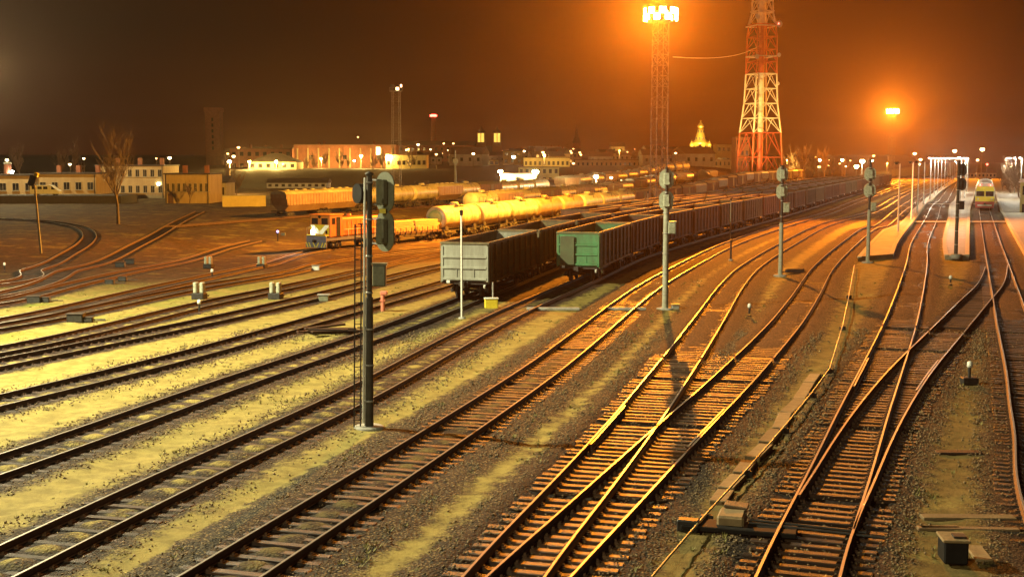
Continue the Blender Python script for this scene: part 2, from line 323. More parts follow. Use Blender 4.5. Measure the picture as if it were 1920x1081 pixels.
# ------------------------------------------------------------------ ground sheet
def build_ground():
    ys = [9.0]
    while ys[-1] < 140: ys.append(ys[-1] * 1.0062)
    while ys[-1] < 2850: ys.append(ys[-1] * 1.016)
    ys = np.array(ys); ks = np.r_[-0.9, -0.75, np.arange(-0.62, 0.6201, 0.0042), 0.75, 0.9]
    Y = np.repeat(ys[:, None], len(ks), 1); X = ks[None, :] * (Y + 6.0)
    x, y = X.ravel(), Y.ravel(); d = track_dist(x, y)
    z = ground_z(x, y)
    n1 = np.sin(x * 0.9 + np.sin(y * 0.31) * 2) * np.sin(y * 0.53 + x * 0.17) ; n2 = np.sin(x * 2.7 + y * 1.3) * np.sin(y * 2.1 - x * 0.7)
    off = 0.03 * n1 + 0.014 * n2 + rng.normal(0, 0.008, x.shape)
    fill = (np.abs(track_dist(x, y, 'DEFGHI') - d) < 1e-6) * 1.0; fillc = (np.abs(track_dist(x, y, 'C') - d) < 1e-6) * 1.0
    bury = (np.abs(track_dist(x, y, 'AB') - d) < 1e-6) * ss(49, 58, y) + (np.abs(track_dist(x, y, ('R1', 'R3')) - d) < 1e-6) * ss(60, 72, y) + (np.abs(track_dist(x, y, ('C',)) - d) < 1e-6) * ss(60, 90, y); bury = np.clip(bury, 0, 1) * (1 - ss(1.2, 1.9, d))
    deep = (np.minimum(track_dist(x, y, 'AB'), track_dist(x, y, ('R1', 'R2'))) - d < 1e-6) * (1 - ss(50, 60, y))
    shw = np.full(x.shape, 1.5)
    for nm, wv in (('A', 2.35), ('B', 2.2), ('C', 2.5), ('D', 1.72), ('E', 1.85), ('F', 1.5), ('K', 1.7), ('L', 1.7), ('R1', 2.1), ('R2', 2.1), ('R3', 1.9)): shw[np.abs(track_dist(x, y, (nm,)) - d) < 1e-6] = wv
    bedm = 1 - ss(1.5, 2.9, d)                                   # ballast shoulder rises a little towards the track
    z = z + off * (0.35 + 0.65 * (d > 1.5)) + 0.06 * bedm - 0.05 * (1 - ss(0.6, 1.5, d)) * (1 - 0.6 * fill) - 0.02 - 0.06 * deep * (1 - ss(1.2, 1.75, d))
    z = z + np.maximum(fill * (1 - ss(40, 60, y) * .4), fillc) * (1 - ss(0.16, 0.52, d)) * (0.085 + 0.03 * n1) + bury * (1 - ss(.6, .72, d) + ss(.86, .98, d) * (1 - ss(1.2, 1.7, d))) * (0.088 + 0.02 * n1)
    nx, ny = len(ks), len(ys)
    me = bpy.data.meshes.new("ground"); me.vertices.add(nx * ny); me.vertices.foreach_set("co", np.c_[x, y, z].astype(np.float32).ravel())
    idx = np.arange(nx * ny).reshape(ny, nx); f = np.stack([idx[:-1, :-1], idx[:-1, 1:], idx[1:, 1:], idx[1:, :-1]], -1).reshape(-1, 4)
    me.loops.add(f.size); me.loops.foreach_set("vertex_index", f.ravel().astype(np.int32))
    me.polygons.add(len(f)); me.polygons.foreach_set("loop_start", (np.arange(len(f)) * 4).astype(np.int32)); me.polygons.foreach_set("loop_total", np.full(len(f), 4, np.int32))
    me.polygons.foreach_set("use_smooth", np.ones(len(f), bool)); me.update(calc_edges=True)
    u = (x - 8.6) * CA - (y - 80.4) * SA
    right = ss(9, 15, u) * (1 - 0.85 * ss(78, 100, y) * (1 - ss(16, 24, u)))
    left = ss(-27, -36, u) * ss(72, 92, y)
    earth = np.clip(np.maximum(0.62 * right, left), 0, 1); earth = np.maximum(earth, ss(150, 260, y) * ss(-20, -40, u))
    green = ss(-14, -30, u) * (1 - ss(80, 125, y))
    for nm, arr in (("track_dist", d), ("earth", earth), ("green", green), ("fill", np.maximum(fill, fillc * .35)), ("bury", bury), ("deep", deep), ("scrub", ss(362, 392, y) * ss(-52, -68, u)), ("shoulder", shw)):
        at = me.attributes.new(nm, 'FLOAT', 'POINT'); at.data.foreach_set("value", arr.astype(np.float32))
    m = bpy.data.materials.new("yard_ground"); m.use_nodes = True; nt = m.node_tree; N = nt.nodes; Lk = nt.links; b = N["Principled BSDF"]
    def node(t, **k):
        n = N.new(t)
        for a, v in k.items(): setattr(n, a, v)
        return n
    def attr(n): a = node("ShaderNodeAttribute"); a.attribute_name = n; return a.outputs["Fac"]
    def noise(scale, det=5, rough=0.6, dist=0.0):
        n = node("ShaderNodeTexNoise"); n.inputs["Scale"].default_value = scale; n.inputs["Detail"].default_value = det; n.inputs["Roughness"].default_value = rough; n.inputs["Distortion"].default_value = dist
        Lk.new(geo.outputs["Object"], n.inputs["Vector"]); return n.outputs["Fac"]
    def math_(op, a, c=None, clamp=False):
        n = node("ShaderNodeMath", operation=op, use_clamp=clamp)
        for i, v in enumerate((a, c)):
            if v is None: continue
            if isinstance(v, (int, float)): n.inputs[i].default_value = v
            else: Lk.new(v, n.inputs[i])
        return n.outputs[0]
    def rng_(v, a, c, lo=0.0, hi=1.0):
        n = node("ShaderNodeMapRange", interpolation_type='SMOOTHSTEP'); n.inputs["From Min"].default_value = a; n.inputs["From Max"].default_value = c
        n.inputs["To Min"].default_value = lo; n.inputs["To Max"].default_value = hi; Lk.new(v, n.inputs["Value"]); return n.outputs[0]
    def mix(f_, a, c, bt='MIX'):
        n = node("ShaderNodeMix", data_type='RGBA', blend_type=bt)
        for k, v in (("Factor", f_), ("A", a), ("B", c)):
            if isinstance(v, (int, float)): n.inputs[k].default_value = v
            elif isinstance(v, tuple): n.inputs[k].default_value = (*v, 1)
            else: Lk.new(v, n.inputs[k])
        return n.outputs["Result"]
    geo = node("ShaderNodeTexCoord")
    big = noise(0.35, 4); mid = noise(1.6, 6, 0.65); fine = noise(9, 6, 0.7); speck = noise(38, 3, 0.7)
    vor = node("ShaderNodeTexVoronoi"); vor.inputs["Scale"].default_value = 15; Lk.new(geo.outputs["Object"], vor.inputs["Vector"])
    sand = mix(rng_(mid, 0.35, 0.65), (0.19, 0.145, 0.036), (0.31, 0.245, 0.066))
    sand = mix(rng_(speck, 0.45, 0.72, 0, 0.45), sand, (0.13, 0.085, 0.03))
    grass = mix(rng_(fine, 0.35, 0.65), (0.09, 0.105, 0.014), (0.2, 0.215, 0.034))
    gf = math_('MULTIPLY', rng_(big, 0.42, 0.66), math_('ADD', math_('MULTIPLY', attr("green"), 0.95), 0.12))
    top = mix(gf, sand, grass)
    dirt = mix(rng_(mid, 0.38, 0.62), (0.022, 0.010, 0.004), (0.085, 0.04, 0.015))
    dirt = mix(math_('MULTIPLY', rng_(big, 0.52, 0.66), rng_(fine, 0.35, 0.6)), dirt, (0.2, 0.155, 0.045))
    top = mix(math_('MULTIPLY', attr("earth"), rng_(mid, 0.2, 0.5, 0.7, 1.0)), top, dirt)
    vhi = node("ShaderNodeTexWhiteNoise"); Lk.new(vor.outputs["Color"], vhi.inputs["Vector"])
    stone = mix(math_('POWER', vhi.outputs["Value"], 2.2), (0.026, 0.016, 0.008), (0.31, 0.21, 0.095))
    stone = mix(rng_(vor.outputs["Distance"], 0.25, 0.55, 0, 0.75), stone, (0.012, 0.009, 0.007))
    dn = math_('ADD', attr("track_dist"), math_('ADD', math_('MULTIPLY', math_('SUBTRACT', mid, 0.5), 1.5), math_('MULTIPLY', math_('SUBTRACT', fine, 0.5), 0.9)))
    shoulder = math_('SUBTRACT', 1.0, rng_(math_('SUBTRACT', dn, attr("shoulder")), -0.3, 0.3))
    col = mix(shoulder, top, stone)
    oil_shade = math_('SUBTRACT', 1.0, rng_(math_('ADD', attr("track_dist"), math_('SUBTRACT', math_('MULTIPLY', math_('SUBTRACT', fine, 0.5), 0.5), math_('MULTIPLY', attr("deep"), 0.35))), 1.05, 1.65))  # oil stain plus painted shade: wider at turnouts to blacken the sleeper gaps
    dark = mix(0.9, stone, (0.013, 0.0065, 0.004))
    col = mix(oil_shade, col, dark)
    # a strip of pale dust survives along the middle of some beds
    bury = math_('MULTIPLY', attr("bury"), rng_(mid, 0.3, 0.55, 0.55, 1.0))
    col = mix(bury, col, mix(rng_(fine, 0.4, 0.65), (0.035, 0.017, 0.009), (0.15, 0.075, 0.034)))
    col = mix(attr("scrub"), col, mix(rng_(fine, 0.4, 0.65), (0.016, 0.009, 0.005), (0.05, 0.026, 0.013)))
    mids = math_('MULTIPLY', math_('SUBTRACT', 1.0, rng_(math_('ADD', attr("track_dist"), math_('MULTIPLY', math_('SUBTRACT', fine, 0.5), 0.35)), 0.22, 0.46)), attr("fill"))
    col = mix(mids, col, mix(rng_(mid, 0.4, 0.6), stone, sand))
    Lk.new(col, b.inputs["Base Color"]); b.inputs["Roughness"].default_value = 0.88; b.inputs["Specular IOR Level"].default_value = 0.25
    h = math_('ADD', math_('MULTIPLY', math_('SUBTRACT', 0.6, vor.outputs["Distance"]), math_('MULTIPLY', shoulder, 1.2)), math_('ADD', math_('MULTIPLY', fine, 0.8), math_('MULTIPLY', speck, 0.3)))
    bp = node("ShaderNodeBump"); bp.inputs["Strength"].default_value = 0.85; bp.inputs["Distance"].default_value = 0.05; Lk.new(h, bp.inputs["Height"]); Lk.new(bp.outputs[0], b.inputs["Normal"])
    me.materials.append(m)
    o = bpy.data.objects.new("ground", me); COL.objects.link(o); tag(o, kind="structure")
build_ground()

# loose ballast stones: nobody could count them
def build_gravel():
    n = 30000; xs = []; ys = []
    names = ['A', 'B', 'C', 'D', 'E', 'F', 'R1', 'R2', 'R3']
    for k in names:
        t = TRACKS[k]; t = t[(t[:, 1] > 21) & (t[:, 1] < 62)]; nr = tang(t); m = n // len(names)
        i = rng.integers(0, len(t), m); o = np.where(rng.random(m) < 0.62, rng.normal(1.8, 0.28, m) * rng.choice([-1, 1], m), rng.uniform(-1.3, 1.3, m))
        w = rng.uniform(-.3, .3, m)
        xs.append(t[i, 0] + nr[i, 1] * o + nr[i, 0] * w); ys.append(t[i, 1] - nr[i, 0] * o + nr[i, 1] * w)
    x = np.concatenate(xs); y = np.concatenate(ys); m = len(x)
    keep = np.abs(x) / y < 0.46; x, y = x[keep], y[keep]; m = len(x)
    r = rng.uniform(0.015, 0.038, m) * (0.8 + y / 90)
    d = track_dist(x, y); z = ground_z(x, y) + 0.06 * (1 - ss(1.5, 2.9, d)) - 0.05 * (1 - ss(0.6, 1.5, d)) - 0.01
    base = np.array([(1, 0, 0), (-1, 0, 0), (0, 1, 0), (0, -1, 0), (0, 0, 1), (0, 0, -1)], float)
    v = base[None] * r[:, None, None] * rng.uniform(0.6, 1.3, (m, 6, 1)) + rng.normal(0, 1, (m, 6, 3)) * r[:, None, None] * 0.25
    a = rng.uniform(0, 6.28, m); ca, sa = np.cos(a)[:, None], np.sin(a)[:, None]
    vx = v[..., 0] * ca - v[..., 1] * sa + x[:, None]; vy = v[..., 0] * sa + v[..., 1] * ca + y[:, None]; vz = v[..., 2] * 0.8 + (z + r * 0.25)[:, None]
    co = np.stack([vx, vy, vz], -1).reshape(-1, 3)
    tri = np.array([(0, 2, 4), (2, 1, 4), (1, 3, 4), (3, 0, 4), (2, 0, 5), (1, 2, 5), (3, 1, 5), (0, 3, 5)])
    f = (tri[None] + (np.arange(m) * 6)[:, None, None]).reshape(-1, 3)
    me = bpy.data.meshes.new("gravel"); me.vertices.add(len(co)); me.vertices.foreach_set("co", co.astype(np.float32).ravel())
    me.loops.add(f.size); me.loops.foreach_set("vertex_index", f.ravel().astype(np.int32)); me.polygons.add(len(f))
    me.polygons.foreach_set("loop_start", (np.arange(len(f)) * 3).astype(np.int32)); me.polygons.foreach_set("loop_total", np.full(len(f), 3, np.int32)); me.update(calc_edges=True)
    ma = mat("ballast_stone", (0.27, 0.18, 0.085), 0.85, 0, (0.03, 0.02, 0.012), 9, 0.9)
    me.materials.append(ma); o = bpy.data.objects.new("gravel", me); COL.objects.link(o); tag(o, kind="stuff")
build_gravel()

def build_tufts():
    n = 17000; y = 22 + 66 * rng.random(n) ** 1.25; x = rng.uniform(-.43, .43, n) * y; d = track_dist(x, y)
    u = (x - 8.6) * CA - (y - 80.4) * SA; cl = np.sin(x * 1.7 + 1.3 * np.sin(y * .8)) * np.sin(y * 1.1 + .7 * x)
    keep = (d > 1.75) & ((rng.random(n) < .05) | (cl > .5)) & ~((u > 9) & (rng.random(n) < .45)); x, y, d = x[keep], y[keep], d[keep]; m = len(x)
    z = ground_z(x, y) + .06 * (1 - ss(1.5, 2.9, d)) - .03; nb = 6; a = rng.uniform(0, 6.28, (m, nb)); h = rng.uniform(.02, .08, (m, nb)) * (0.8 + .25 * rng.random((m, 1))); sp = rng.uniform(.02, .12, (m, nb)); w = .012 + y[:, None] * .00022
    bx_, by_ = x[:, None] + np.cos(a) * sp * .6, y[:, None] + np.sin(a) * sp * .6; px_, py_ = -np.sin(a) * w, np.cos(a) * w; zz_ = np.repeat(z[:, None], nb, 1)
    v = np.stack([np.stack([bx_ + px_, by_ + py_, zz_], -1), np.stack([bx_ - px_, by_ - py_, zz_], -1), np.stack([bx_ + np.cos(a) * sp, by_ + np.sin(a) * sp, zz_ + .03 + h], -1)], 2).reshape(-1, 3)
    f = np.arange(len(v)).reshape(-1, 3); me = bpy.data.meshes.new("dry_grass"); me.vertices.add(len(v)); me.vertices.foreach_set("co", v.astype(np.float32).ravel())
    me.loops.add(f.size); me.loops.foreach_set("vertex_index", f.ravel().astype(np.int32)); me.polygons.add(len(f)); me.polygons.foreach_set("loop_start", (np.arange(len(f)) * 3).astype(np.int32)); me.polygons.foreach_set("loop_total", np.full(len(f), 3, np.int32)); me.update(calc_edges=True)
    me.materials.append(mat("dry_grass_blades", (0.3, 0.25, 0.07), .8, 0, (0.1, 0.1, 0.02), .5, .8)); o = bpy.data.objects.new("dry_grass", me); COL.objects.link(o); tag(o, kind="stuff")
build_tufts()

# ------------------------------------------------------------------ rails and sleepers
RAIL_PROF = [(-.075, 0), (-.07, .014), (-.014, .034), (-.012, .125), (-.036, .138), (-.037, .168), (-.028, .178), (.028, .178), (.037, .168), (.036, .138), (.012, .125), (.014, .034), (.07, .014), (.075, 0)]
RAIL_LOW = [(-.07, 0), (-.016, .05), (-.036, .14), (-.034, .178), (.034, .178), (.036, .14), (.016, .05), (.07, 0)]
def rail(name, line, parent, near=True, base=0.052):
    """line: Nx2; ONE rail"""
    if len(line) < 3: return None
    keep = [0]; acc = 0
    for i in range(1, len(line)):                  # coarser steps far away
        acc += np.linalg.norm(line[i] - line[i - 1])
        if acc > max(0.5, line[i][1] * 0.02): keep.append(i); acc = 0
    if keep[-1] != len(line) - 1: keep.append(len(line) - 1)
    l = line[keep]; t = tang(l); nrm = np.c_[t[:, 1], -t[:, 0]]
    prof = RAIL_PROF if near else RAIL_LOW; n = len(prof); vs = []; fs = []; head = []
    for p, q in zip(l, nrm):
        zb = gz(p[0], p[1]) + base
        for a, h in prof: vs.append((p[0] + q[0] * a, p[1] + q[1] * a, zb + h)); head.append(1.0 if h > .15 else 0.0)
    for i in range(len(l) - 1):
        for k in range(n - 1): fs.append((i * n + k, i * n + k + 1, (i + 1) * n + k + 1, (i + 1) * n + k))
    fs.append(tuple(range(n))); fs.append(tuple(reversed(range((len(l) - 1) * n, len(l) * n))))
    me = bpy.data.meshes.new(name); me.from_pydata(vs, [], fs); me.materials.append(M_RAIL)
    at = me.attributes.new("head", 'FLOAT', 'POINT'); at.data.foreach_set("value", np.array(head, np.float32))
    bm = bmesh.new(); bm.from_mesh(me); bmesh.ops.recalc_face_normals(bm, faces=bm.faces[:]); bm.to_mesh(me); bm.free()
    o = bpy.data.objects.new(name, me); COL.objects.link(o); o.parent = parent; return o
_sl = {}
def sleeper_mesh(length, m, k):
    key = (round(length * 4) / 4, m.name, k)
    if key not in _sl:
        L = key[0]; rr = random.Random(k * 31 + int(L * 100)); b = MB()
        b.box((0, 0, -0.085), (L, 0.235 + rr.uniform(-.02, .02), 0.2), 0, 0, 0.018)
        b.v = [(x + rr.uniform(-.012, .012), y + rr.uniform(-.01, .01), z + rr.uniform(-.008, .006)) for x, y, z in b.v]
        _sl[key] = b.mesh("sleeper", m)
    return _sl[key]
def sleepers(root, spots, m, rest=None, limit=100):
    """spots: list (x,y,heading,length); the nearest `limit` as parts, the rest as one stuff part"""
    spots = sorted(spots, key=lambda s: s[1])
    vis = [s for s in spots if s[1] > 19 and abs(s[0]) / s[1] < 0.46]
    for (x, y, a, L) in vis[:limit]:
        o = inst("sleeper", sleeper_mesh(L, m, random.randint(0, 4)), root, (x, y, gz(x, y) + 0.052 - .016 + random.uniform(-.02, .008)), a + random.gauss(0, .02))
    far = vis[limit:]
    if far:
        b = MB()
        for (x, y, a, L) in far: b.box((x, y, gz(x, y) - 0.03), (L, 0.24, 0.16), a)
        o = b.build("sleepers_beyond", m, root); tag(o, kind="stuff")
def fastenings(root, spots, lines):
    """spikes and plates beside the rails where sleepers cross them: past a hundred, one part"""
    b = MB(); pts = [(l, l[:, 0], l[:, 1]) for l in lines]
    for (x, y, a, L) in spots:
        if not (19 < y < 62 and abs(x) / y < .45): continue
        c, s_ = math.cos(a), math.sin(a)
        for l, lx, ly in pts:
            u = (lx - x) * c + (ly - y) * s_; v = -(lx - x) * s_ + (ly - y) * c; i = int(np.argmin(np.abs(v) + (np.abs(u) > L / 2) * 9))
            if abs(v[i]) > .3 or abs(u[i]) > L / 2: continue
            px_, py_ = x + c * u[i], y + s_ * u[i]
            b.box((px_, py_, gz(px_, py_) + .05), (.36, .17, .03), a)
            for q in (-.12, .12): b.box((px_ + c * q, py_ + s_ * q, gz(px_, py_) + .078), (.05, .05, .05), a)
    if b.v: tag(b.build("rail_fastenings", M_STEEL_RUST, root), kind="stuff")
def walk(t, s0, s1, sp):
    s = np.r_[0, np.cumsum(np.linalg.norm(np.diff(t, axis=0), axis=1))]; tt = tang(t)
    for q in np.arange(s0, min(s1, s[-1]), sp):
        i = min(int(np.searchsorted(s, q)), len(t) - 1); yield t[i][0], t[i][1], math.atan2(-tt[i][0], tt[i][1]), i
def cut(t, y0, y1): return t[(t[:, 1] >= y0) & (t[:, 1] <= y1)]
def track(t, label, y0, y1, m=M_WOOD, sp=0.53, smax=260, near=True, gap=()):
    t = cut(t, y0, y1) if t is not TM else t
    r = thing("railway_track", label, "railway track", (0, 0, 0))
    rail("rail", offset(t, -0.797), r, near); rail("rail", offset(t, 0.797), r, near)
    sl = [(x, y, a, 2.75) for x, y, a, i in walk(t, 0.2, 1e9, sp) if y < smax]
    sleepers(r, sl, m); fastenings(r, sl, [offset(t, -.797), offset(t, .797)]); return r
track(TC, "single track with reddish sleeper ends running between the tall ladder signal and the switch", 15, 760, M_WOODMID)
track(TD, "track leading under the green wagon, ladder signal standing just right of it", 15, 700, M_WOODDK)
track(TE, "dark track leading under the grey wagon, white post at its edge", 15, 640, M_WOODDK)
track(TF, "dark straight track just left of the pile of boards", 18, 600, M_WOODDK)
track(TG, "narrow looking dark track, second to the left of the pile of boards", 22, 520, M_WOODDK)
track(TH, "brown track passing behind the pair of grey point machines", 28, 520, M_WOODDK)
track(TI, "rusty track between the two rows of point machines", 36, 470, M_WOODDK, near=False)
track(TT, "rusty track that the orange locomotive and tank train stand on", 40, 600, M_WOODDK, near=False)
track(TK, "rusty siding fading into the brown waste ground left of the locomotive", 46, 200, M_WOODDK, near=False)
track(TL, "rusty siding running away to the brown slope under the yellow wall", 50, 260, M_WOODDK, near=False)
track(TM, "sharply curved dark loop track by the far left lamp post", 0, 400, M_WOODDK, near=False)
track(T3, "siding between the tank train and the row of wagons below the embankment", 205, 560, M_WOODDK, near=False)
track(T2, "siding in front of the town that the second row of tank wagons stands on", 172, 560, M_WOODDK, near=False)
track(TR3, "rusty track at the right edge leading to the yellow railcar", 22, 620, M_WOODMID)

# turnouts: one thing each, long timbers under both tracks
def turnout(label, t1, t2, ya, yb, wmin, m, sp=0.53):
    r = thing("railway_turnout", label, "railway switch")
    a, b = cut(t1, ya, yb), cut(t2, ya, yb)
    sl = []
    for x, y, hd, i in walk(a, 0.2, 1e9, sp):
        nx, ny = math.cos(hd), math.sin(hd)
        q = (b[:, 0] - x) * -ny + (b[:, 1] - y) * nx; j = int(np.argmin(np.abs(q))); off = (b[j, 0] - x) * nx + (b[j, 1] - y) * ny
        lo, hi = min(0, off) - 1.38 + random.uniform(-.12, .03), max(0, off) + 1.38 + random.uniform(-.03, .12)
        if hi - lo > 6.2: continue
        sl.append((x + nx * (lo + hi) / 2, y + ny * (lo + hi) / 2, hd, hi - lo))
    sleepers(r, sl, m); fastenings(r, sl, [offset(t1, -.797), offset(t1, .797), offset(t2, -.797), offset(t2, .797)]); return r, a, b
r, a, b = turnout("long timbered switch where two glinting tracks meet in the bottom centre", TA, TB, 15, 54, 0, M_WOOD)
for t in (cut(TA, 15, 52), cut(TB, 15, 52)):
    rail("rail", offset(t, -0.797), r); rail("rail", offset(t, 0.797), r)
for o_ in (-0.70, 0.70):
    g = cut(TA if o_ < 0 else TB, 35.5, 42); rail("check_rail", offset(g, o_), r)
track(TA, "curving track with golden rails just right of the pale signal pole", 52.3, 740, M_WOODMID)
track(TB, "curving track with golden rails passing left of the nearer low platform", 52.3, 700, M_WOODMID)
r2, a, b = turnout("dark timbered switch with a blade tip open in the bottom right", TR1, TR2, 15, 62, 0, M_WOODMID)
for t in (cut(TR1, 15, 62),): rail("rail", offset(t, -0.797), r2); 
rail("rail", offset(cut(TR2, 15, 60), 0.797), r2)
rail("rail", offset(cut(TR2, 30.0, 60), -0.797), r2); rail("switch_blade", offset(cut(TR1, 27.6, 62), 0.80), r2)
for o_, q in ((-0.70, TR1), (0.70, TR2)): rail("check_rail", offset(cut(q, 45, 52), o_), r2)
track(TR1, "shiny track between the two low platforms", 62.3, 620, M_WOODMID)
x2 = thing("railway_track", "crossover track slanting from the dark switch to the right edge track", "railway track")
rail("rail", offset(cut(TR2, 60, 97), -0.797), x2); rail("rail", offset(cut(TR2, 60, 99), 0.797), x2)
sleepers(x2, [(x, y, a, 2.75) for x, y, a, i in walk(cut(TR2, 62.3, 92), 0.2, 1e9, .53)], M_WOODDK)

# ------------------------------------------------------------------ rolling stock (x along the wagon, z = 0 on the rail head)
RAIL_TOP = 0.23
M_BROWN = mat("rusty_brown_wagon", (0.19, 0.085, 0.042), 0.75, 0, (0.075, 0.035, 0.02), 1.2, 0.9, 0.15, rand=0.4, stretch=(2.2, 2.2, .45))
M_OLIVE = mat("dull_olive_wagon", (0.15, 0.125, 0.06), 0.75, 0, (0.07, 0.05, 0.028), 1.2, 0.9, 0.15, rand=0.3, stretch=(2.2, 2.2, .45))
M_GREYW = mat("worn_grey_wagon", (0.27, 0.28, 0.24), 0.7, 0, (0.13, 0.12, 0.095), 0.9, 0.9, 0.15, stretch=(2.2, 2.2, .45))
M_GREENW = mat("green_wagon", (0.05, 0.21, 0.085), 0.65, 0, (0.04, 0.085, 0.035), 1.1, 0.8, 0.1, stretch=(1.6, 1.6, .5))
M_GREENS = mat("green_wagon_rust_shade", (0.11, 0.15, 0.06), 0.72, 0, (0.09, 0.05, 0.025), 1.0, 0.9, 0.1)  # duller than the green end: rust, with the side's shade painted in
M_RUSTIN = mat("rust_inside_wagon", (0.12, 0.06, 0.035), 0.85, 0, (0.05, 0.025, 0.015), 1.5, 0.8)
M_TANK = mat("dirty_cream_tank", (0.5, 0.44, 0.28), 0.42, 0.0, (0.2, 0.14, 0.07), 0.9, 0.9, rand=0.25, stretch=(1.2, .6, .6))
M_TANKBR = mat("rusty_tank", (0.36, 0.22, 0.1), 0.5, 0.0, (0.2, 0.1, 0.05), 0.7, 0.8, rand=0.2)
M_RUN = mat("running_gear", (0.05, 0.035, 0.027), 0.7, 0.1, (0.02, 0.014, 0.011), 4, 0.7)
M_LOCO = mat("orange_loco_paint", (0.62, 0.2, 0.03), 0.5, 0, (0.45, 0.13, 0.02), 1.5, 0.5)
M_LOCOGREY = mat("loco_blue_grey", (0.17, 0.18, 0.24), 0.55, 0, (0.1, 0.1, 0.14), 3, 0.5)
M_LOG = mat("sawn_timber", (0.5, 0.34, 0.16), 0.75, 0, (0.3, 0.19, 0.08), 2, 0.7, stretch=(.4, 6, 6))
def wheelset_mesh():
    b = MB()
    for s in (-1, 1):
        b.lathe([(0.1, s * .66), (.47, s * .68), (.51, s * .70), (.475, s * .73), (.475, s * .82), (.3, s * .83), (.12, s * .84)] if s > 0 else [(0.12, -.84), (.3, -.83), (.475, -.82), (.475, -.73), (.51, -.70), (.47, -.68), (.1, -.66)], (0, 0, 0), 18, 'Y')
    b.tube([(0, -.9, 0), (0, .9, 0)], .08, 8); return b.mesh("wheelset", M_RUN)
WHEELSET = wheelset_mesh()
def bogie_mesh(wb=0.925):
    b = MB()
    for s in (-1, 1):
        y = s * 1.02
        b.prism([(-wb - .25, .62), (-wb - .25, .42), (-wb + .2, .38), (-.42, .2), (.42, .2), (wb - .2, .38), (wb + .25, .42), (wb + .25, .62), (wb - .3, .74), (.4, .8), (-.4, .8), (-wb + .3, .74)], y - .07, y + .07, 'Y')
        for q in (-wb, wb): b.box((q, y + s * .1, .475), (.3, .14, .3), 0, 0, .03)
        for q in (-.18, .18): b.tube([(q, y + s * .09, .28), (q, y + s * .09, .62)], .08, 8)
    b.box((0, 0, .62), (.45, 2.3, .25)); return b.mesh("bogie", M_RUN)
BOGIE = bogie_mesh()
def add_bogies(root, xs, wb=0.925, detail=True):
    for x in xs:
        g = inst("bogie", BOGIE, root, (x, 0, 0))
        if detail:
            for q in (-wb, wb): inst("wheelset", WHEELSET, g, (q, 0, .475))
def coupler_mesh():
    b = MB(); b.box((.25, 0, 1.0), (.6, .18, .22)); b.box((.62, 0, 1.0), (.28, .34, .3), 0, 0, .06); b.box((.74, .12, 1.0), (.18, .1, .26)); return b.mesh("coupler", M_RUN)
COUPLER = coupler_mesh()
def make_gondola(label, side_m, end_m, rim_m, detail=True, group=None, load=None):
    r = thing("open_gondola_wagon", label, "freight wagon", (0, 0, 0), 0, group)
    L, Wd, z0, z1 = 12.9, 2.96, 1.12, 3.36
    for s in (-1, 1):                                   # side walls with posts and pressed panels
        b = MB(); y = s * (Wd / 2 - .09); b.box((0, y, (z0 + z1) / 2), (L, .05, z1 - z0))
        n = 8
        for k in range(n + 1):
            x = -L / 2 + .12 + k * (L - .24) / n
            b.prism([(x - .11, y + s * .024), (x - .07, y + s * .12), (x + .07, y + s * .12), (x + .11, y + s * .024)], z0 - (.02 if k % 2 else .12), z1 - .11, 'Z')
        for k in range(n):                              # hatch doors and their stiffeners along the bottom
            x = -L / 2 + .12 + (k + .5) * (L - .24) / n; b.box((x, y + s * .05, z0 + .3), (1.1, .05, .07)); b.box((x, y + s * .045, z0 + 1.35), (1.12, .04, .05))
        b.box((0, y + s * .05, z0 - .06), (L - .1, .1, .14))
        b.build("side_wall", side_m, r)
    for s in (-1, 1):
        b = MB(); x = s * (L / 2 - .03); b.box((x, 0, (z0 + z1) / 2), (.06, Wd - .24, z1 - z0))
        for z in (z0 + .12, z0 + .78, z0 + 1.42): b.prism([(x + s * .032, z - .1), (x + s * .12, z - .05), (x + s * .12, z + .05), (x + s * .032, z + .1)], -Wd / 2 + .13, Wd / 2 - .13, 'Y')
        for y in (-Wd / 2 + .1, Wd / 2 - .1): b.box((x + s * .02, y, (z0 + z1) / 2 - .1), (.14, .13, z1 - z0 - .16))
        for y in (-.55, .5): b.box((x + s * .05, y, z0 + .45), (.05, .08, .56))
        b.build("end_wall", end_m, r)
    b = MB()
    for s in (-1, 1): b.box((0, s * (Wd / 2 - .06), z1 + .0), (L + .12, .17, .13)); b.box((s * (L / 2 - .01), 0, z1 + .004), (.15, Wd - .3, .12))
    b.build("top_rim", rim_m, r)
    b = MB(); b.box((0, 0, z0 + .02), (L - .14, Wd - .26, .05)); b.build("floor", M_RUSTIN, r)
    b = MB(); b.box((0, 0, .92), (L + .1, .4, .34))
    for x in (-6.2, -4.3, -1.5, 1.5, 4.3, 6.2): b.box((x, 0, 1.0), (.2, 2.6, .16))
    b.tube([(-1.2, .7, .85), (.2, .7, .85)], .2, 10); b.tube([(.7, -.6, .8), (1.2, -.6, .8)], .24, 10)
    b.build("underframe", M_RUN, r)
    add_bogies(r, (-4.32, 4.32), detail=detail)
    for s in (-1, 1): inst("coupler", COUPLER, r, (s * 6.45, 0, 0), 0 if s > 0 else math.pi)
    if detail:
        for sx, sy in ((-1, -1), (1, 1)):
            b = MB(); x = sx * (L / 2 - .55); y = sy * (Wd / 2 + .09)
            for q in (-.2, .2): b.bar((x + q, y, .6), (x + q, y, z1 + .05), .03)
            for k in range(8): b.bar((x - .2, y, .7 + k * .36), (x + .2, y, .7 + k * .36), .025)
            b.build("ladder", rim_m, r)
        b = MB()
        for sx in (-1, 1):
            b.tube([(sx * 6.55, -1.25, .75), (sx * 6.62, -1.25, .9)], .07, 8); b.box((sx * 6.53, 1.0, 1.08), (.04, .2, .16))
        b.build("end_marker", M_WHITE, r)
    return r
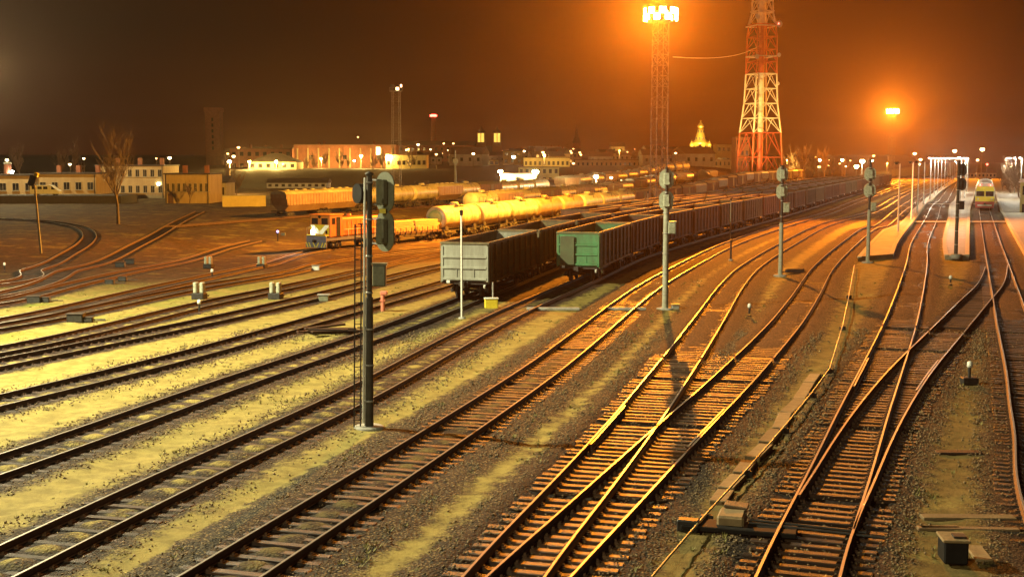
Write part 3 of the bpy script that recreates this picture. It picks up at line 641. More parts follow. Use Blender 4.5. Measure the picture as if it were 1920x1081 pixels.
def make_tank(label, m, detail=True, group=None):
    r = thing("tank_wagon", label, "tank wagon", (0, 0, 0), 0, group)
    b = MB(); Lh = 5.3; rad = 1.5; zc = 2.72; pr = []
    for k in range(7):
        a = math.pi / 2 * k / 6; pr.append((max(.02, rad * math.sin(a)), -Lh - .42 * math.cos(a)))
    pr += [(rad, -Lh + .3), (rad, 0), (rad, Lh - .3)] + [(p, -h) for p, h in reversed(pr)]
    b.lathe(pr, (0, 0, zc), 32, 'X'); b.build("tank_barrel", m, r)
    b = MB()
    for x in (-5.1, -2.6, 0, 2.6, 5.1): b.lathe([(rad + .004, x - .06), (rad + .03, x - .05), (rad + .03, x + .05), (rad + .004, x + .06)], (0, 0, zc), 32, 'X')
    b.build("tank_band", m, r)
    b = MB(); b.lathe([(.62, -.06), (.62, .3), (.5, .4), (.1, .44)], (0, 0, zc + rad), 16); b.tube([(.9, .3, zc + rad - .1), (.9, .3, zc + rad + .3)], .08, 8); b.build("filling_hatch", m, r)
    b = MB()
    for s in (-1, 1):
        b.box((0, s * .75, zc + rad - .1), (3.0, .4, .05))
        for x in (-1.4, 0, 1.4): b.bar((x, s * .95, zc + rad - .1), (x, s * .95, zc + rad + .75), .04)
        b.bar((-1.4, s * .95, zc + rad + .75), (1.4, s * .95, zc + rad + .75), .04)
    b.build("top_walkway", M_DKSTEEL, r)
    b = MB(); b.box((0, 0, .98), (11.9, .5, .32))
    for s in (-1, 1):
        b.box((s * 5.7, 0, 1.05), (.3, 2.9, .2)); b.box((s * 4.3, 0, 1.2), (.9, 2.2, .3)); b.box((s * 4.3, .9, 1.42), (.8, .3, .5)); b.box((s * 4.3, -.9, 1.42), (.8, .3, .5))
        b.bar((s * 5.0, -1.4, 1.05), (s * 1.0, -1.4, .98), .07)
    b.build("underframe", M_RUN, r)
    b = MB()
    for y in (-1.62,):
        for q in (-.2, .2): b.bar((q, y, .8), (q, y * .75, zc + rad - .2), .035)
        for k in range(9): b.bar((-.2, y * (1 - k * .028), .9 + k * .36), (.2, y * (1 - k * .028), .9 + k * .36), .025)
    b.build("ladder", M_DKSTEEL, r)
    add_bogies(r, (-3.9, 3.9), detail=detail)
    for s in (-1, 1): inst("coupler", COUPLER, r, (s * 5.95, 0, 0), 0 if s > 0 else math.pi)
    return r
def make_boxcar(label, m, roof_m, group=None, hopper=False):
    r = thing("hopper_wagon" if hopper else "covered_wagon", label, "freight wagon", (0, 0, 0), 0, group)
    L, Wd, z0, z1 = 13.6, 3.0, 1.15, 3.75; b = MB()
    if hopper:
        b.prism([(-Wd / 2, 2.0), (-Wd / 2, z1), (Wd / 2, z1), (Wd / 2, 2.0), (.5, .9), (-.5, .9)], -L / 2 + .8, L / 2 - .8, 'X')
        for s in (-1, 1): b.prism([(s * (L / 2 - .8), z1), (s * (L / 2 - .8), 1.9), (s * (L / 2 - .05), 3.1), (s * (L / 2 - .05), z1)], -Wd / 2 + .02, Wd / 2 - .02, 'Y')
    else: b.box((0, 0, (z0 + z1) / 2), (L, Wd, z1 - z0))
    for s in (-1, 1):
        for k in range(15): b.box((-L / 2 + .3 + k * (L - .6) / 14, s * (Wd / 2 + .03), (z0 + z1) / 2 + (.4 if hopper else 0)), (.1, .07, z1 - z0 - (.9 if hopper else .06)))
    b.build("body", m, r)
    b = MB(); pr = [(-Wd / 2 - .04, z1 + .01), (-1.2, z1 + .38), (-.6, z1 + .55), (0, z1 + .6), (.6, z1 + .55), (1.2, z1 + .38), (Wd / 2 + .04, z1 + .01)]; b.prism(pr, -L / 2 - .02, L / 2 + .02, 'X')
    for x in (-4, -1.4, 1.4, 4): b.lathe([(.4, z1 + .5), (.4, z1 + .68), (.2, z1 + .74)], (x, 0, 0), 12)
    b.build("roof", roof_m, r)
    if not hopper:
        b = MB()
        for s in (-1, 1): b.box((.2, s * (Wd / 2 + .08), (z0 + z1) / 2), (2.1, .06, 2.35)); b.bar((-2.4, s * (Wd / 2 + .12), z1 - .1), (2.6, s * (Wd / 2 + .12), z1 - .1), .06)
        b.build("sliding_door", roof_m, r)
    b = MB(); b.box((0, 0, .95), (L, .5, .34)); b.box((-L / 2 + .15, 0, 1.05), (.25, 2.8, .2)); b.box((L / 2 - .15, 0, 1.05), (.25, 2.8, .2)); b.build("underframe", M_RUN, r)
    add_bogies(r, (-4.8, 4.8), detail=False)
    return r

def arc_from(t, y0):
    s = np.r_[0, np.cumsum(np.linalg.norm(np.diff(t, axis=0), axis=1))]; return s, float(np.interp(y0, t[:, 1], s))
def on_track(t, s, q, half=4.3):
    a = np.array([np.interp(q - half, s, t[:, 0]), np.interp(q - half, s, t[:, 1])]); b = np.array([np.interp(q + half, s, t[:, 0]), np.interp(q + half, s, t[:, 1])])
    c = (a + b) / 2; return (c[0], c[1], gz(c[0], c[1]) + RAIL_TOP), math.atan2(b[1] - a[1], b[0] - a[0])
ORD = ["first", "second", "third", "fourth", "fifth", "sixth", "seventh", "eighth", "ninth", "tenth", "eleventh", "twelfth"]

# row headed by the green wagon
G_D = "open wagons in the row headed by the green wagon"; G_E = "open wagons in the row headed by the grey wagon"; G_F = "open wagons in the row behind both front rows"
s, q0 = arc_from(TD, 84.0)
g = make_gondola("bright green open gondola wagon with a dark end panel, heading the nearer row", M_GREENS, M_GREENW, M_GREENS, True, G_D)
loc, rz = on_track(TD, s, q0 + 6.7); g.location = loc; g.rotation_euler = (0, 0, rz)
b = MB(); b.box((-6.62, .72, 2.18), (.06, .95, 1.9)); b.build("rusty_end_panel", mat("brownish_green_panel", (0.07, 0.1, 0.045), .75, 0, (.05, .05, .025), 1, .7), g)
far_proto = make_gondola("x", M_BROWN, M_BROWN, M_OLIVE, True); far_olive = make_gondola("y", M_OLIVE, M_OLIVE, M_OLIVE, True)
used = {id(far_proto): 0, id(far_olive): 0}
def row(t, s, q, n, start, head, group, first_px):
    for k in range(n):
        pr = far_olive if (k * 7 + first_px) % 5 in (2, 4) else far_proto
        colr = "olive" if pr is far_olive else "rust brown"
        if k + start < 12: lab = f"{colr} open wagon, {ORD[k + start]} in the row {head}"
        else: lab = f"tiny far {colr} wagon ending the row {head}"
        loc, rz = on_track(t, s, q + k * 13.95)
        place(pr, used[id(pr)], loc, rz, lab, group); used[id(pr)] += 1
row(TD, s, q0 + 6.7 + 13.95, 24, 1, "headed by the green wagon", G_D, 1)
s, q0 = arc_from(TE, 73.6)
g = make_gondola("worn grey ended open gondola wagon standing behind the slim white post", M_OLIVE, M_GREYW, M_OLIVE, True, G_E)  # sides darker than the grey end: their shade is put into the paint
loc, rz = on_track(TE, s, q0 + 6.7); g.location = loc; g.rotation_euler = (0, 0, rz)
row(TE, s, q0 + 6.7 + 13.95, 24, 1, "headed by the grey wagon", G_E, 2)
s, q0 = arc_from(TF, 132)
row(TF, s, q0, 18, 0, "right behind the pale signal", G_F, 0)

# tank train behind the locomotive
G_T = "tank wagons behind the orange locomotive"
s, qT = arc_from(TT, P(610, 466).y - 5.6)
def tpos(q): return on_track(TT, s, qT + q)
tk = None; tb = None; x0 = 30.6
for k in range(8):
    if k == 0:
        o = make_tank("cream tank wagon with pale green lamplight painted on its end, next to the loaded flat wagon", M_TANK, True, G_T); tk = o
    elif k in (3, 4):
        lab = f"rusty orange tank wagon, {ORD[k]} in the line behind the flat wagon"
        if tb is None: o = tb = make_tank(lab, M_TANKBR, True, G_T)
        else: o = copy_tree(tb); o["label"] = lab
    else: o = copy_tree(tk); o["label"] = f"golden lit tank wagon, {ORD[k]} in the line behind the flat wagon"
    loc, rz = tpos(x0 + k * 12.05); o.location = loc; o.rotation_euler = (0, 0, rz)
b = MB(); b.lathe([(.02, -5.745), (.7, -5.742), (1.05, -5.70), (1.05, -5.62)], (0, 0, 2.72), 24, 'X')  # disc painted green for the lamplight falling on the tank end
b.build("tank_end_lamplight", mat("green_lamplight_paint", (0.3, 0.4, 0.16), 0.5, 0, (0.2, 0.27, 0.1), 2, 0.5), tk)
G_B = "freight wagons beyond the tank train"; bx = make_boxcar("x", M_BROWN, M_OLIVE, G_B); hp = make_boxcar("y", M_TANKBR, M_TANK, G_B, True); ub = [0, 0]
for k in range(18):
    h = k % 5 in (1, 4); loc, rz = tpos(x0 + 8 * 12.05 + .9 + k * 14.6)
    nm = "tan hopper wagon with domed roof" if h else "brown covered wagon"
    lab = f"{nm}, {ORD[k]} in the line beyond the tank wagons" if k < 12 else f"tiny far {nm} near the vanishing end of the tank train"
    place(hp if h else bx, ub[h], loc, rz, lab, G_B); ub[h] += 1

# second row of tank wagons in front of the town
G_2 = "wagons on the siding in front of the town"
s2, q2 = arc_from(T2, 208.0)
lab0 = "yellow lit tank wagons on the siding in front of the dark embankment"
for k in range(23):
    loc, rz = on_track(T2, s2, q2 + k * (12.05 if k < 11 else 13.2))
    if k in (0, 1, 5, 11, 14): o = copy_tree(hp); nm = "tan hopper wagon"
    elif k in (7,): o = copy_tree(bx); nm = "brown covered wagon"
    else: o = copy_tree(tk); nm = "yellow lit tank wagon"; [bpy.data.objects.remove(c) for c in list(o.children) if c.name.startswith("tank_end_lamplight")]
    o.location = loc; o.rotation_euler = (0, 0, rz); o["group"] = G_2
    o["label"] = f"{nm}, {ORD[k]} from the left on the siding below the dark embankment" if k < 12 else f"tiny far {nm} on the siding right of the lattice mast"

G_3 = "wagons on the siding behind the tank train"; s5_, q5 = arc_from(T3, 232.0)
for k in range(18):
    loc, rz = on_track(T3, s5_, q5 + k * 12.6)
    h = k % 6 in (1, 5); b_ = k % 6 == 3; o = copy_tree(hp if h else (bx if b_ else tk)); nm = "tan hopper wagon" if h else ("brown covered wagon" if b_ else "gold lit tank wagon")
    [bpy.data.objects.remove(c) for c in list(o.children) if c.name.startswith("tank_end_lamplight")]
    o.location = loc; o.rotation_euler = (0, 0, rz); o["group"] = G_3
    o["label"] = f"{nm}, {ORD[k]} from the left in the row peeping over the tank train" if k < 12 else f"tiny far {nm} in the row peeping over the covered wagons"

# orange locomotive
def make_loco():
    r = thing("diesel_locomotive", "orange diesel locomotive with headlight on and yellow striped blue grey buffer beam", "locomotive")
    b = MB(); b.box((0, 0, 1.15), (13.2, 2.7, .35)); b.box((0, 0, .95), (6, 2.2, .4)); b.build("frame", M_LOCOGREY, r)
    b = MB(); b.box((-4.6, 0, 2.62), (2.9, 2.9, 2.55), 0, 0, .12); b.box((-4.6, 0, 3.96), (3.1, 3.0, .16), 0, 0, .07); cab = b.build("cab", M_LOCO, r)
    w = MB()
    for y in (-.72, .72): w.box((-6.07, y, 3.24), (.05, .9, .72))
    w.build("windscreen", M_GLASS, r)
    for s_ in (-1, 1):
        MB().box((-4.2, s_ * 1.465, 2.6), (.75, .05, 2.2)).build("cab_door", M_BLACK, r); MB().box((-5.2, s_ * 1.465, 3.25), (.6, .05, .7)).build("cab_window", M_GLASS, r)
    MB().box((-6.06, 0, 2.3), (.03, 2.7, 1.05)).build("front_panel", M_YELLOW, r)
    b = MB(); b.box((1.55, 0, 2.45), (9.3, 2.5, 2.2), 0, 0, .15)
    for k in range(9): b.box((-2.6 + k * 1.0, 1.27, 2.4), (.85, .05, 1.7)); b.box((-2.6 + k * 1.0, -1.27, 2.4), (.85, .05, 1.7))
    b.lathe([(.3, 3.5), (.28, 3.9)], (.5, .2, 0), 12); b.lathe([(.9, 3.52), (.9, 3.62)], (4, 0, 0), 20); b.build("engine_hood", M_LOCO, r)
    # chevron on the cab front, glow added to its paint so it looks lit
    b = MB()
    for s_ in (-1, 1): b.prism([(s_ * .05, 1.75), (s_ * .42, 1.75), (s_ * 1.3, 2.65), (s_ * 1.3, 2.8), (s_ * .85, 2.8), (s_ * .05, 2.1)], -6.13, -6.06, 'X')
    b.build("chevron", mat("glowing_chevron", (0.85, 0.85, 0.7), 0.4, emit=(1, .95, .6), estr=0.35), r)
    b = MB(); b.box((-6.55, 0, 1.62), (.7, 2.8, .12)); b.box((-6.7, 0, 1.62), (.4, 2.84, .1)); b.build("front_deck", M_YELLOW, r)
    b = MB(); b.box((-6.75, 0, 1.2), (.3, 2.9, .75), 0, 0, .05); b.build("buffer_beam", M_LOCOGREY, r)
    b = MB(); b.prism([(-1.45, .2), (1.45, .2), (1.5, .82), (-1.5, .82)], -6.95, -6.7, 'X'); b.build("snow_plough", M_LOCOGREY, r)
    b = MB()
    for y in (-1.28, -.9, .9, 1.28): b.prism([(y - .2, .24), (y - .04, .24), (y + .2, .8), (y + .04, .8)] if y > 0 else [(y + .04, .24), (y + .2, .24), (y - .04, .8), (y - .2, .8)], -6.962, -6.951, 'X')
    for s_ in (-1, 1): b.prism([(s_ * .02, .24), (s_ * .16, .24), (s_ * .48, .8), (s_ * .34, .8)], -6.963, -6.951, 'X')
    b.build("hazard_stripe", M_YELLOW, r)
    b = MB()
    for s_ in (-1, 1): b.lathe([(.2, -6.16), (.2, -6.04)], (0, s_ * .95, 2.0), 14, 'X')
    b.lathe([(.17, -6.17), (.17, -6.03)], (0, 0, 3.75), 14, 'X'); b.build("headlight_casing", M_BLACK, r)
    b = MB(); b.lathe([(.26, -6.22), (.26, -6.17)], (0, .95, 2.0), 18, 'X'); b.build("headlight", lens("train_headlight", (1, .98, .85), 90), r)
    b = MB()
    for s_ in (-1, 1):
        pts = [(-6.85, s_ * 1.35, 1.7), (-6.85, s_ * 1.35, 2.5), (-6.1, s_ * 1.42, 2.5)]
        b.tube(pts, .025, 6)
        b.tube([(-2.9, s_ * 1.45, 2.2), (6.2, s_ * 1.45, 2.2), (6.5, s_ * 1.3, 2.2), (6.5, s_ * 1.3, 1.3)], .025, 6)
        for x in (-2, 0, 2, 4, 6): b.bar((x, s_ * 1.45, 1.3), (x, s_ * 1.45, 2.2), .03)
    b.build("handrail", M_WHITE, r)
    add_bogies(r, (-4.1, 4.1)); inst("coupler", COUPLER, r, (-6.75, 0, 0), math.pi); inst("coupler", COUPLER, r, (6.6, 0, 0))
    return r
lo = make_loco(); lo.scale = (.88, 1, 1); loc, rz = tpos(7.2); lo.location = loc; lo.rotation_euler = (0, 0, rz)
dv = Vector((math.cos(rz), math.sin(rz), 0)); nv = Vector((-dv.y, dv.x, 0))
lamp("locomotive_headlight_beam", Vector(loc) - dv * 6.6 + nv * 0.95 + Vector((0, 0, 2.0)), 1200, (1, .95, .75), .15, 80, Vector(loc) - dv * 40)
def make_flat():
    r = thing("flat_wagon", "flat wagon with stakes and a grey green end bulkhead, behind the locomotive", "freight wagon")
    b = MB(); b.box((0, 0, 1.17), (13.4, 2.8, .2)); b.build("deck", M_RUSTIN, r)
    b = MB(); b.prism([(-6.6, 1.06), (-3.4, .98), (-2.4, .62), (2.4, .62), (3.4, .98), (6.6, 1.06)], -1.36, -1.26, 'Y'); b.prism([(-6.6, 1.06), (-3.4, .98), (-2.4, .62), (2.4, .62), (3.4, .98), (6.6, 1.06)], 1.26, 1.36, 'Y'); b.box((0, 0, .95), (13, .4, .3)); b.build("underframe", M_RUN, r)
    m_ = MB().box((0, 0, .4), (.14, .1, .85), 0, 0, .02).mesh("stake", M_BROWN)
    for k in range(9):
        for s_ in (-1, 1): inst("stake", m_, r, (-5.2 + k * 1.36, s_ * 1.44, 1.0))
    b = MB()
    for k in range(6): b.box((-6.5, -1.25 + k * .5, 2.1), (.16, .34, 1.75), 0, 0, .04)
    b.box((-6.38, 0, 2.0), (.06, 2.8, 1.3)); b.build("end_bulkhead", M_SIGLIGHT, r)
    add_bogies(r, (-4.6, 4.6)); inst("coupler", COUPLER, r, (-6.7, 0, 0), math.pi); inst("coupler", COUPLER, r, (6.7, 0, 0))
    return r
fl = make_flat(); fl.scale = (.82, 1, 1); loc, rz = tpos(18.9); fl.location = loc; fl.rotation_euler = (0, 0, rz)
ld = thing("timber_load", "stack of pale sawn timber lying on the flat wagon", "timber", Vector(loc) + Vector((0, 0, 1.28)), rz); ld.scale = (.82, 1, 1)
for k, (x, L_) in enumerate(((-3.0, 5.7), (3.2, 6.1))):
    b = MB()
    for j in range(6):
        for i in range(6): b.box((x + random.uniform(-.15, .15), -1.05 + i * .42, .12 + j * .225 + .0), (L_ + random.uniform(-.3, .3), .38, .2), 0, 0, .012)
    b.build("timber_bundle", M_LOG, ld)

# yellow railcar at the platform
M_RCY = mat("railcar_yellow", (0.8, 0.62, 0.03), 0.35, 0, (0.7, 0.5, 0.03), 1, 0.4); M_RCR = mat("railcar_red", (0.5, 0.06, 0.04), 0.4, 0, (0.4, 0.04, 0.03), 1, 0.4); M_RCW = mat("railcar_roof", (0.6, 0.56, 0.5), 0.5, 0, (0.5, 0.45, 0.4), 2, 0.4)
def make_railcar():
    r = thing("railcar", "yellow fronted railcar with red skirt standing between the right hand platforms", "train")
    for c, L in ((0, 23.5), (24.6, 23.5)):
        b = MB(); x0, x1 = c + .0, c + L
        out = [(-1.5, 1.15), (-1.53, 2.2), (-1.5, 3.4), (-1.3, 3.85), (1.3, 3.85), (1.5, 3.4), (1.53, 2.2), (1.5, 1.15)]; b.prism(out, x0 + .02, x1, 'X'); b.build("car_body", M_RCW, r)
        b = MB(); b.prism([(-1.31, 3.86), (-1.1, 4.15), (-.5, 4.33), (.5, 4.33), (1.1, 4.15), (1.31, 3.86)], x0 + .25, x1 - .1, 'X'); b.build("roof", M_RCW, r)
        b = MB(); b.box((c + L / 2, 0, .85), (L - .6, 2.9, .62)); b.build("skirt", M_RCR, r)
        w = MB()
        for k in range(10):
            for s_ in (-1, 1): w.box((c + 2.2 + k * 2.1, s_ * 1.53, 2.6), (1.5, .05, .8))
        w.build("side_window", M_GLASS, r)
        for x in (c + 3.5, c + L - 3.5): inst("bogie", BOGIE, r, (x, 0, 0))
    b = MB(); b.prism([(-1.45, 1.2), (-1.48, 2.15), (1.48, 2.15), (1.45, 1.2)], -.12, 0.0, 'X'); b.prism([(-1.44, 3.05), (-1.25, 3.8), (1.25, 3.8), (1.44, 3.05)], -.1, 0.0, 'X'); b.box((-.06, 0, 2.6), (.12, .16, .95)); b.build("front_panel", M_RCY, r)
    b = MB()
    for s_ in (-1, 1): b.box((-.03, s_ * .72, 2.6), (.08, 1.2, .8), 0, 0, .03)
    b.build("windscreen", M_GLASS, r)
    b = MB(); b.prism([(-1.4, .3), (1.4, .3), (1.5, 1.34), (-1.5, 1.34)], -.5, .05, 'X'); b.build("front_skirt", M_RCR, r)
    b = MB(); b.box((-.52, 0, .72), (.06, 2.2, .22)); b.build("white_stripe", M_WHITE, r)
    for s_ in (-1, 1):
        b = MB(); b.lathe([(.15, -.16), (.15, -.11)], (0, s_ * 1.05, 1.75), 12, 'X'); b.build("headlight", M_WHITE, r)
        b = MB(); b.lathe([(.13, -.08), (.13, .06)], (0, s_ * .8, 4.0), 10, 'X'); b.build("marker_light", L_RED, r)
    inst("coupler", COUPLER, r, (-.3, 0, 0), math.pi)
    return r
rc = make_railcar(); s3, q3 = arc_from(TR3, 207.0); loc, rz = on_track(TR3, s3, q3 + 6.0, 6.0)
d3 = Vector((math.cos(rz), math.sin(rz), 0)); rc.location = Vector(loc) - d3 * 6.0; rc.rotation_euler = (0, 0, rz)

# ------------------------------------------------------------------ platforms
def ribbon_platform(name, label, left, right, z=0.42):
    r = thing(name, label, "platform"); n = len(left)
    top = MB(); vs = []; 
    for a, b_ in zip(left, right): vs += [(a[0], a[1], z), (b_[0], b_[1], z), (a[0], a[1], -.1), (b_[0], b_[1], -.1)]
    fs = []
    for i in range(n - 1):
        k = i * 4; fs += [(k, k + 1, k + 5, k + 4), (k, k + 4, k + 6, k + 2), (k + 1, k + 3, k + 7, k + 5)]
    fs.append((0, 2, 3, 1)); top.add(vs, fs); top.build("platform_slab", mat("platform_paving", (0.36, 0.32, 0.24), 0.62, 0, (0.2, 0.16, 0.1), 0.8, 0.9, 0.15), r)
    for line, sgn in ((left, 1), (right, -1)):
        l = np.array(line); t = tang(l); nn = np.c_[t[:, 1], -t[:, 0]] * sgn; e = MB(); vs = []; fs = []
        for p, q in zip(l, nn): vs += [(*(p - q * .04), z - .12), (*(p - q * .04), z + .02), (*(p + q * .32), z + .02), (*(p + q * .32), z - .01)]
        for i in range(n - 1):
            for k in range(3): fs.append((i * 4 + k, i * 4 + k + 1, i * 4 + k + 5, i * 4 + k + 4))
        fs.append((0, 1, 2, 3)); e.add(vs, fs); e.build("edge_stone", mat("edge_concrete", (0.52, 0.46, 0.34), 0.7, 0, (0.35, 0.29, 0.2), 2, 0.7), r)
    return r
def edge(t, off, y0, y1, n=40):
    o = offset(t, off); ys = np.linspace(y0, y1, n); return [(float(np.interp(y, o[:, 1], o[:, 0])), float(y)) for y in ys]
p1l = edge(TB, 2.1, 104.5, 620); p1r = edge(TR1, -2.0, 107.5, 615)
p1r = [(max(a[0] + 1.2, b_[0]), b_[1]) for a, b_ in zip(p1l, p1r)]
ribbon_platform("low_platform", "long low concrete platform with lamp posts, front end lit white, left of the middle track", p1l, p1r)
p2l = edge(TR1, 2.2, 106.5, 520); p2r = edge(TR3, -2.2, 106.5, 520); p2r = [(min(max(a[0] + 2.0, b_[0]), a[0] + 7.5), b_[1]) for a, b_ in zip(p2l, p2r)]
ribbon_platform("low_platform", "low platform with the dark signal standing on its near end", p2l, p2r)
p3l = edge(TR3, 2.4, 104, 520); p3r = [(a[0] + 9.5 + (a[1] - 104) * .02, a[1]) for a in p3l]
ribbon_platform("low_platform", "wide station platform at the right edge beside the yellow railcar", p3l, p3r)
# boarded pedestrian crossings between the platforms
for lab, y, xa, xb in (("pale boarded crossing over the tracks between the platform ends", 167, 52, 76), ("second boarded crossing farther along the platforms", 233, 76, 98)):
    c = thing("boarded_crossing", lab, "track crossing")
    b = MB()
    for k in range(4): b.box(((xa + xb) / 2, y + k * .42, .19 + .0), (xb - xa, .38, .09), 0, 0, .01)
    b.build("crossing_boards", mat("crossing_board", (0.55, 0.48, 0.34), 0.7, 0, (0.4, 0.33, 0.22), 2, 0.6), c)

# ------------------------------------------------------------------ platform lamp posts
def lamp_post(label, h, lit, cat="lamp post", m=None, group=None, name="lamp_post", lm=None, arm=0.3, r0=.09):
    r = thing(name, label, cat, (0, 0, 0), 0, group)
    b = MB(); b.tube([(0, 0, -.2), (0, 0, 1.2), (0, 0, 1.25), (0, 0, h)], [r0 * 1.35, r0 * 1.35, r0, r0 * .7], 10); b.build("pole", m or M_STEEL, r)
    hd = MB(); hd.tube([(0, 0, h - .05), (-arm * .6, 0, h + .12), (-arm, 0, h + .12)], .04, 6); hd.box((-arm - .12, 0, h + .12), (.5, .3, .16), 0, 0, .05); hd.build("lamp_head", M_DKSTEEL, r)
    b = MB(); b.lathe([(.03, h - .1), (.14, h - .08), (.17, h + .035)], (-arm - .12, 0, 0), 14); b.build("lamp_lens", lm if lit else M_GLASS, r)
    return r
G_P = "lamp posts along the low platforms"
pa = lamp_post("x", 7.6, False, group=G_P, m=M_WHITE); pb = lamp_post("y", 8.3, True, group=G_P, lm=L_WHITE); up = [0, 0]
mid1 = [((a[0] * .35 + b_[0] * .65), (a[1] + b_[1]) / 2) for a, b_ in zip(p1l, p1r)]; mid1 = np.array(mid1)
for k in range(15):
    y = [141, 168, 194, 226][k] if k < 4 else 226 + (k - 3) * 27; x = float(np.interp(y, mid1[:, 1], mid1[:, 0])); lit = int(k >= 4)
    lab = f"unlit white lamp post, {ORD[k]} from the near end of the low platform" if not lit else (f"lamp post shining white, {ORD[k]} from the near end of the low platform" if k < 12 else "tiny lamp post shining white at the far end of the low platform")
    place(pb if lit else pa, up[lit], (x, y, .42), R(10), lab, G_P); up[lit] += 1
    if lit and k < 9: lamp("platform_lamp_light", (x - 1.0, y - .2, 8.2), 3400, WHITE, .2)
mid2 = np.array([((a[0] + b_[0]) / 2, a[1]) for a, b_ in zip(p2l, p2r)])
for k, y in enumerate((158, 212, 262, 312, 362)):
    x = float(np.interp(y, mid2[:, 1], mid2[:, 0])); lit = int(k >= 1)
    place(pb if lit else pa, up[lit], (x, y, .42), R(10), f"{'lamp post shining white' if lit else 'unlit white lamp post'}, {ORD[k]} from the near end of the middle platform", "lamp posts on the middle platform"); up[lit] += 1
    if k < 4: lamp("platform_lamp_light", (x - 1.0, y - .2, 8.2), 3400, WHITE, .2)
for k, y in enumerate((190, 250, 300, 350, 400)):
    x = float(np.interp(y, [a[1] for a in p3l], [a[0] for a in p3l])) + (4.5 if k else 7.8)
    place(pb, up[1], (x, y, .42), R(10), f"lamp post shining white, {ORD[k]} along the right edge platform", "lamp posts on the right platform"); up[1] += 1
    if k < 3: lamp("platform_lamp_light", (x - 1.0, y - .2, 8.2), 5200, WHITE, .2)

# ------------------------------------------------------------------ track signals
def oval(cx, cz, w, h, n=28):
    out = []; r = w / 2; k = max(0, h / 2 - r)
    for i in range(n):
        a = 2 * math.pi * i / n; out.append((cx + r * math.cos(a), cz + (k if math.sin(a) >= 0 else -k) + r * math.sin(a)))
    return out
def signal(label, base, heads, top, head_rz, pale, box_z, sh=(0.82, 1.12), lean=0.0, low_r=.17, up_r=.07, split=5.6, side=0.0, ladder=None, extra=None, sunk=0.0, head_m=None):
    pm = M_SIGPALE if pale else M_POLE; hm = head_m or (M_SIGLIGHT if pale else M_SIGGREY)
    r = thing("track_signal", label, "railway signal", base, 0); r.rotation_euler = (0, -lean, 0)
    b = MB(); b.lathe([(.5, -.3), (.5, .06), (.42, .1)], (0, 0, 0), 14); b.build("foot", M_CONC, r)
    b = MB(); b.tube([(0, 0, .05), (0, 0, .3), (0, 0, split)], [low_r * 1.1, low_r * 1.05, low_r * .9], 14)
    b.build("mast", pm, r)
    b = MB(); b.tube([(0, 0, split - .05), (0, 0, top)], up_r, 10); b.lathe([(up_r * 1.5, top - .02), (up_r * 1.5, top + .04), (.01, top + .1)], (0, 0, 0), 10)
    b.build("upper_mast", M_DKSTEEL if pale else pm, r)
    b = MB()
    for z in np.arange(.9, top - .2, 1.15): rr = (low_r if z < split else up_r) + .012; b.lathe([(rr, z - .03), (rr + .012, z - .025), (rr + .012, z + .025), (rr, z + .03)], (0, 0, 0), 12)
    b.build("clamp_band", M_STEEL, r)
    c, s_ = math.cos(head_rz), math.sin(head_rz)
    for z in heads:
        h = MB(); h.prism(oval(0, 0, *sh), .08, .115, 'Y'); hd = h.build("signal_head", hm, r, (side, 0.02, z), head_rz)
        k = MB(); k.box((0, -.05, 0), (sh[0] * .42, .24, sh[1] * .62), 0, 0, .04); k.box((sh[0] * .18, -.19, -sh[1] * .2), (.07, .06, .12)); k.build("lamp_housing", hm, hd)
        k = MB(); k.prism(oval(0, 0, sh[0] - .03, sh[1] - .03), .117, .13, 'Y'); k.build("front_plate", M_BLACK, hd)
        for q in (-.24, .24):
            v = MB(); pts = []
            for i in range(9):
                a = math.pi * i / 8; pts.append((.13 * math.cos(a), .13 * math.sin(a)))
            vs = [(x, y_, q * sh[1] + z_) for y_ in (.12, .36) for x, z_ in pts] + [(x * .9, y_, q * sh[1] + z_ * .9) for y_ in (.12, .36) for x, z_ in pts]
            v.add(vs, [(i, i + 1, i + 10, i + 9) for i in range(8)] + [(18 + i, 27 + i, 28 + i, 19 + i) for i in range(8)] + [(9 + i, 10 + i, 28 + i, 27 + i) for i in range(8)]); v.build("hood", M_BLACK, hd)
        a = MB(); a.bar((-side * .9, -.1, .3 * sh[1]), (0, -.1, .3 * sh[1]), .05); a.bar((-side * .9, -.1, -.3 * sh[1]), (0, -.1, -.3 * sh[1]), .05); a.build("bracket", M_STEEL, hd)
    if box_z:
        b = MB(); b.box((.32, 0, box_z), (.42, .34, .68), 0, 0, .03); b.box((.32, -.18, box_z), (.36, .03, .6)); b.box((.32, 0, box_z + .36), (.5, .42, .05)); b.build("relay_box", hm, r)
    if ladder:
        x, z1 = ladder; b = MB()
        for q in (-.1, .1): b.bar((x + q, -.12, 0), (x + q + .02, -.05, z1), .035)
        for k in range(int(z1 / .34)): b.bar((x - .1, -.12, .3 + k * .34), (x + .1, -.12, .3 + k * .34), .022)
        b.bar((x, -.05, z1), (0, 0, z1), .04); b.bar((x, -.1, z1 * .5), (0, 0, z1 * .5), .035); b.build("ladder", M_DKSTEEL, r)
    return r
s1b = P(692, 803)
s1 = signal("tall dark ladder signal with two grey oval heads seen from behind, in the left foreground", s1b, (7.5, 6.28), 8.05, R(-40), False, 4.9, sh=(0.8, 1.28), lean=R(-.75), low_r=.135, up_r=.09, split=4.2, side=.42, ladder=(-.36, 6.5))
b = MB(); b.tube([(-.17, -.1, .2), (-.15, -.1, 4), (-.13, -.08, 7.95)], .035, 8); b.build("conduit", M_WHITE, s1)
b = MB(); b.prism(oval(0, 0, .5, .62), -.2, .05, 'Y'); ub_ = b.build("side_lamp", M_BLACK, s1, (-.26, .25, 7.45), R(-48))
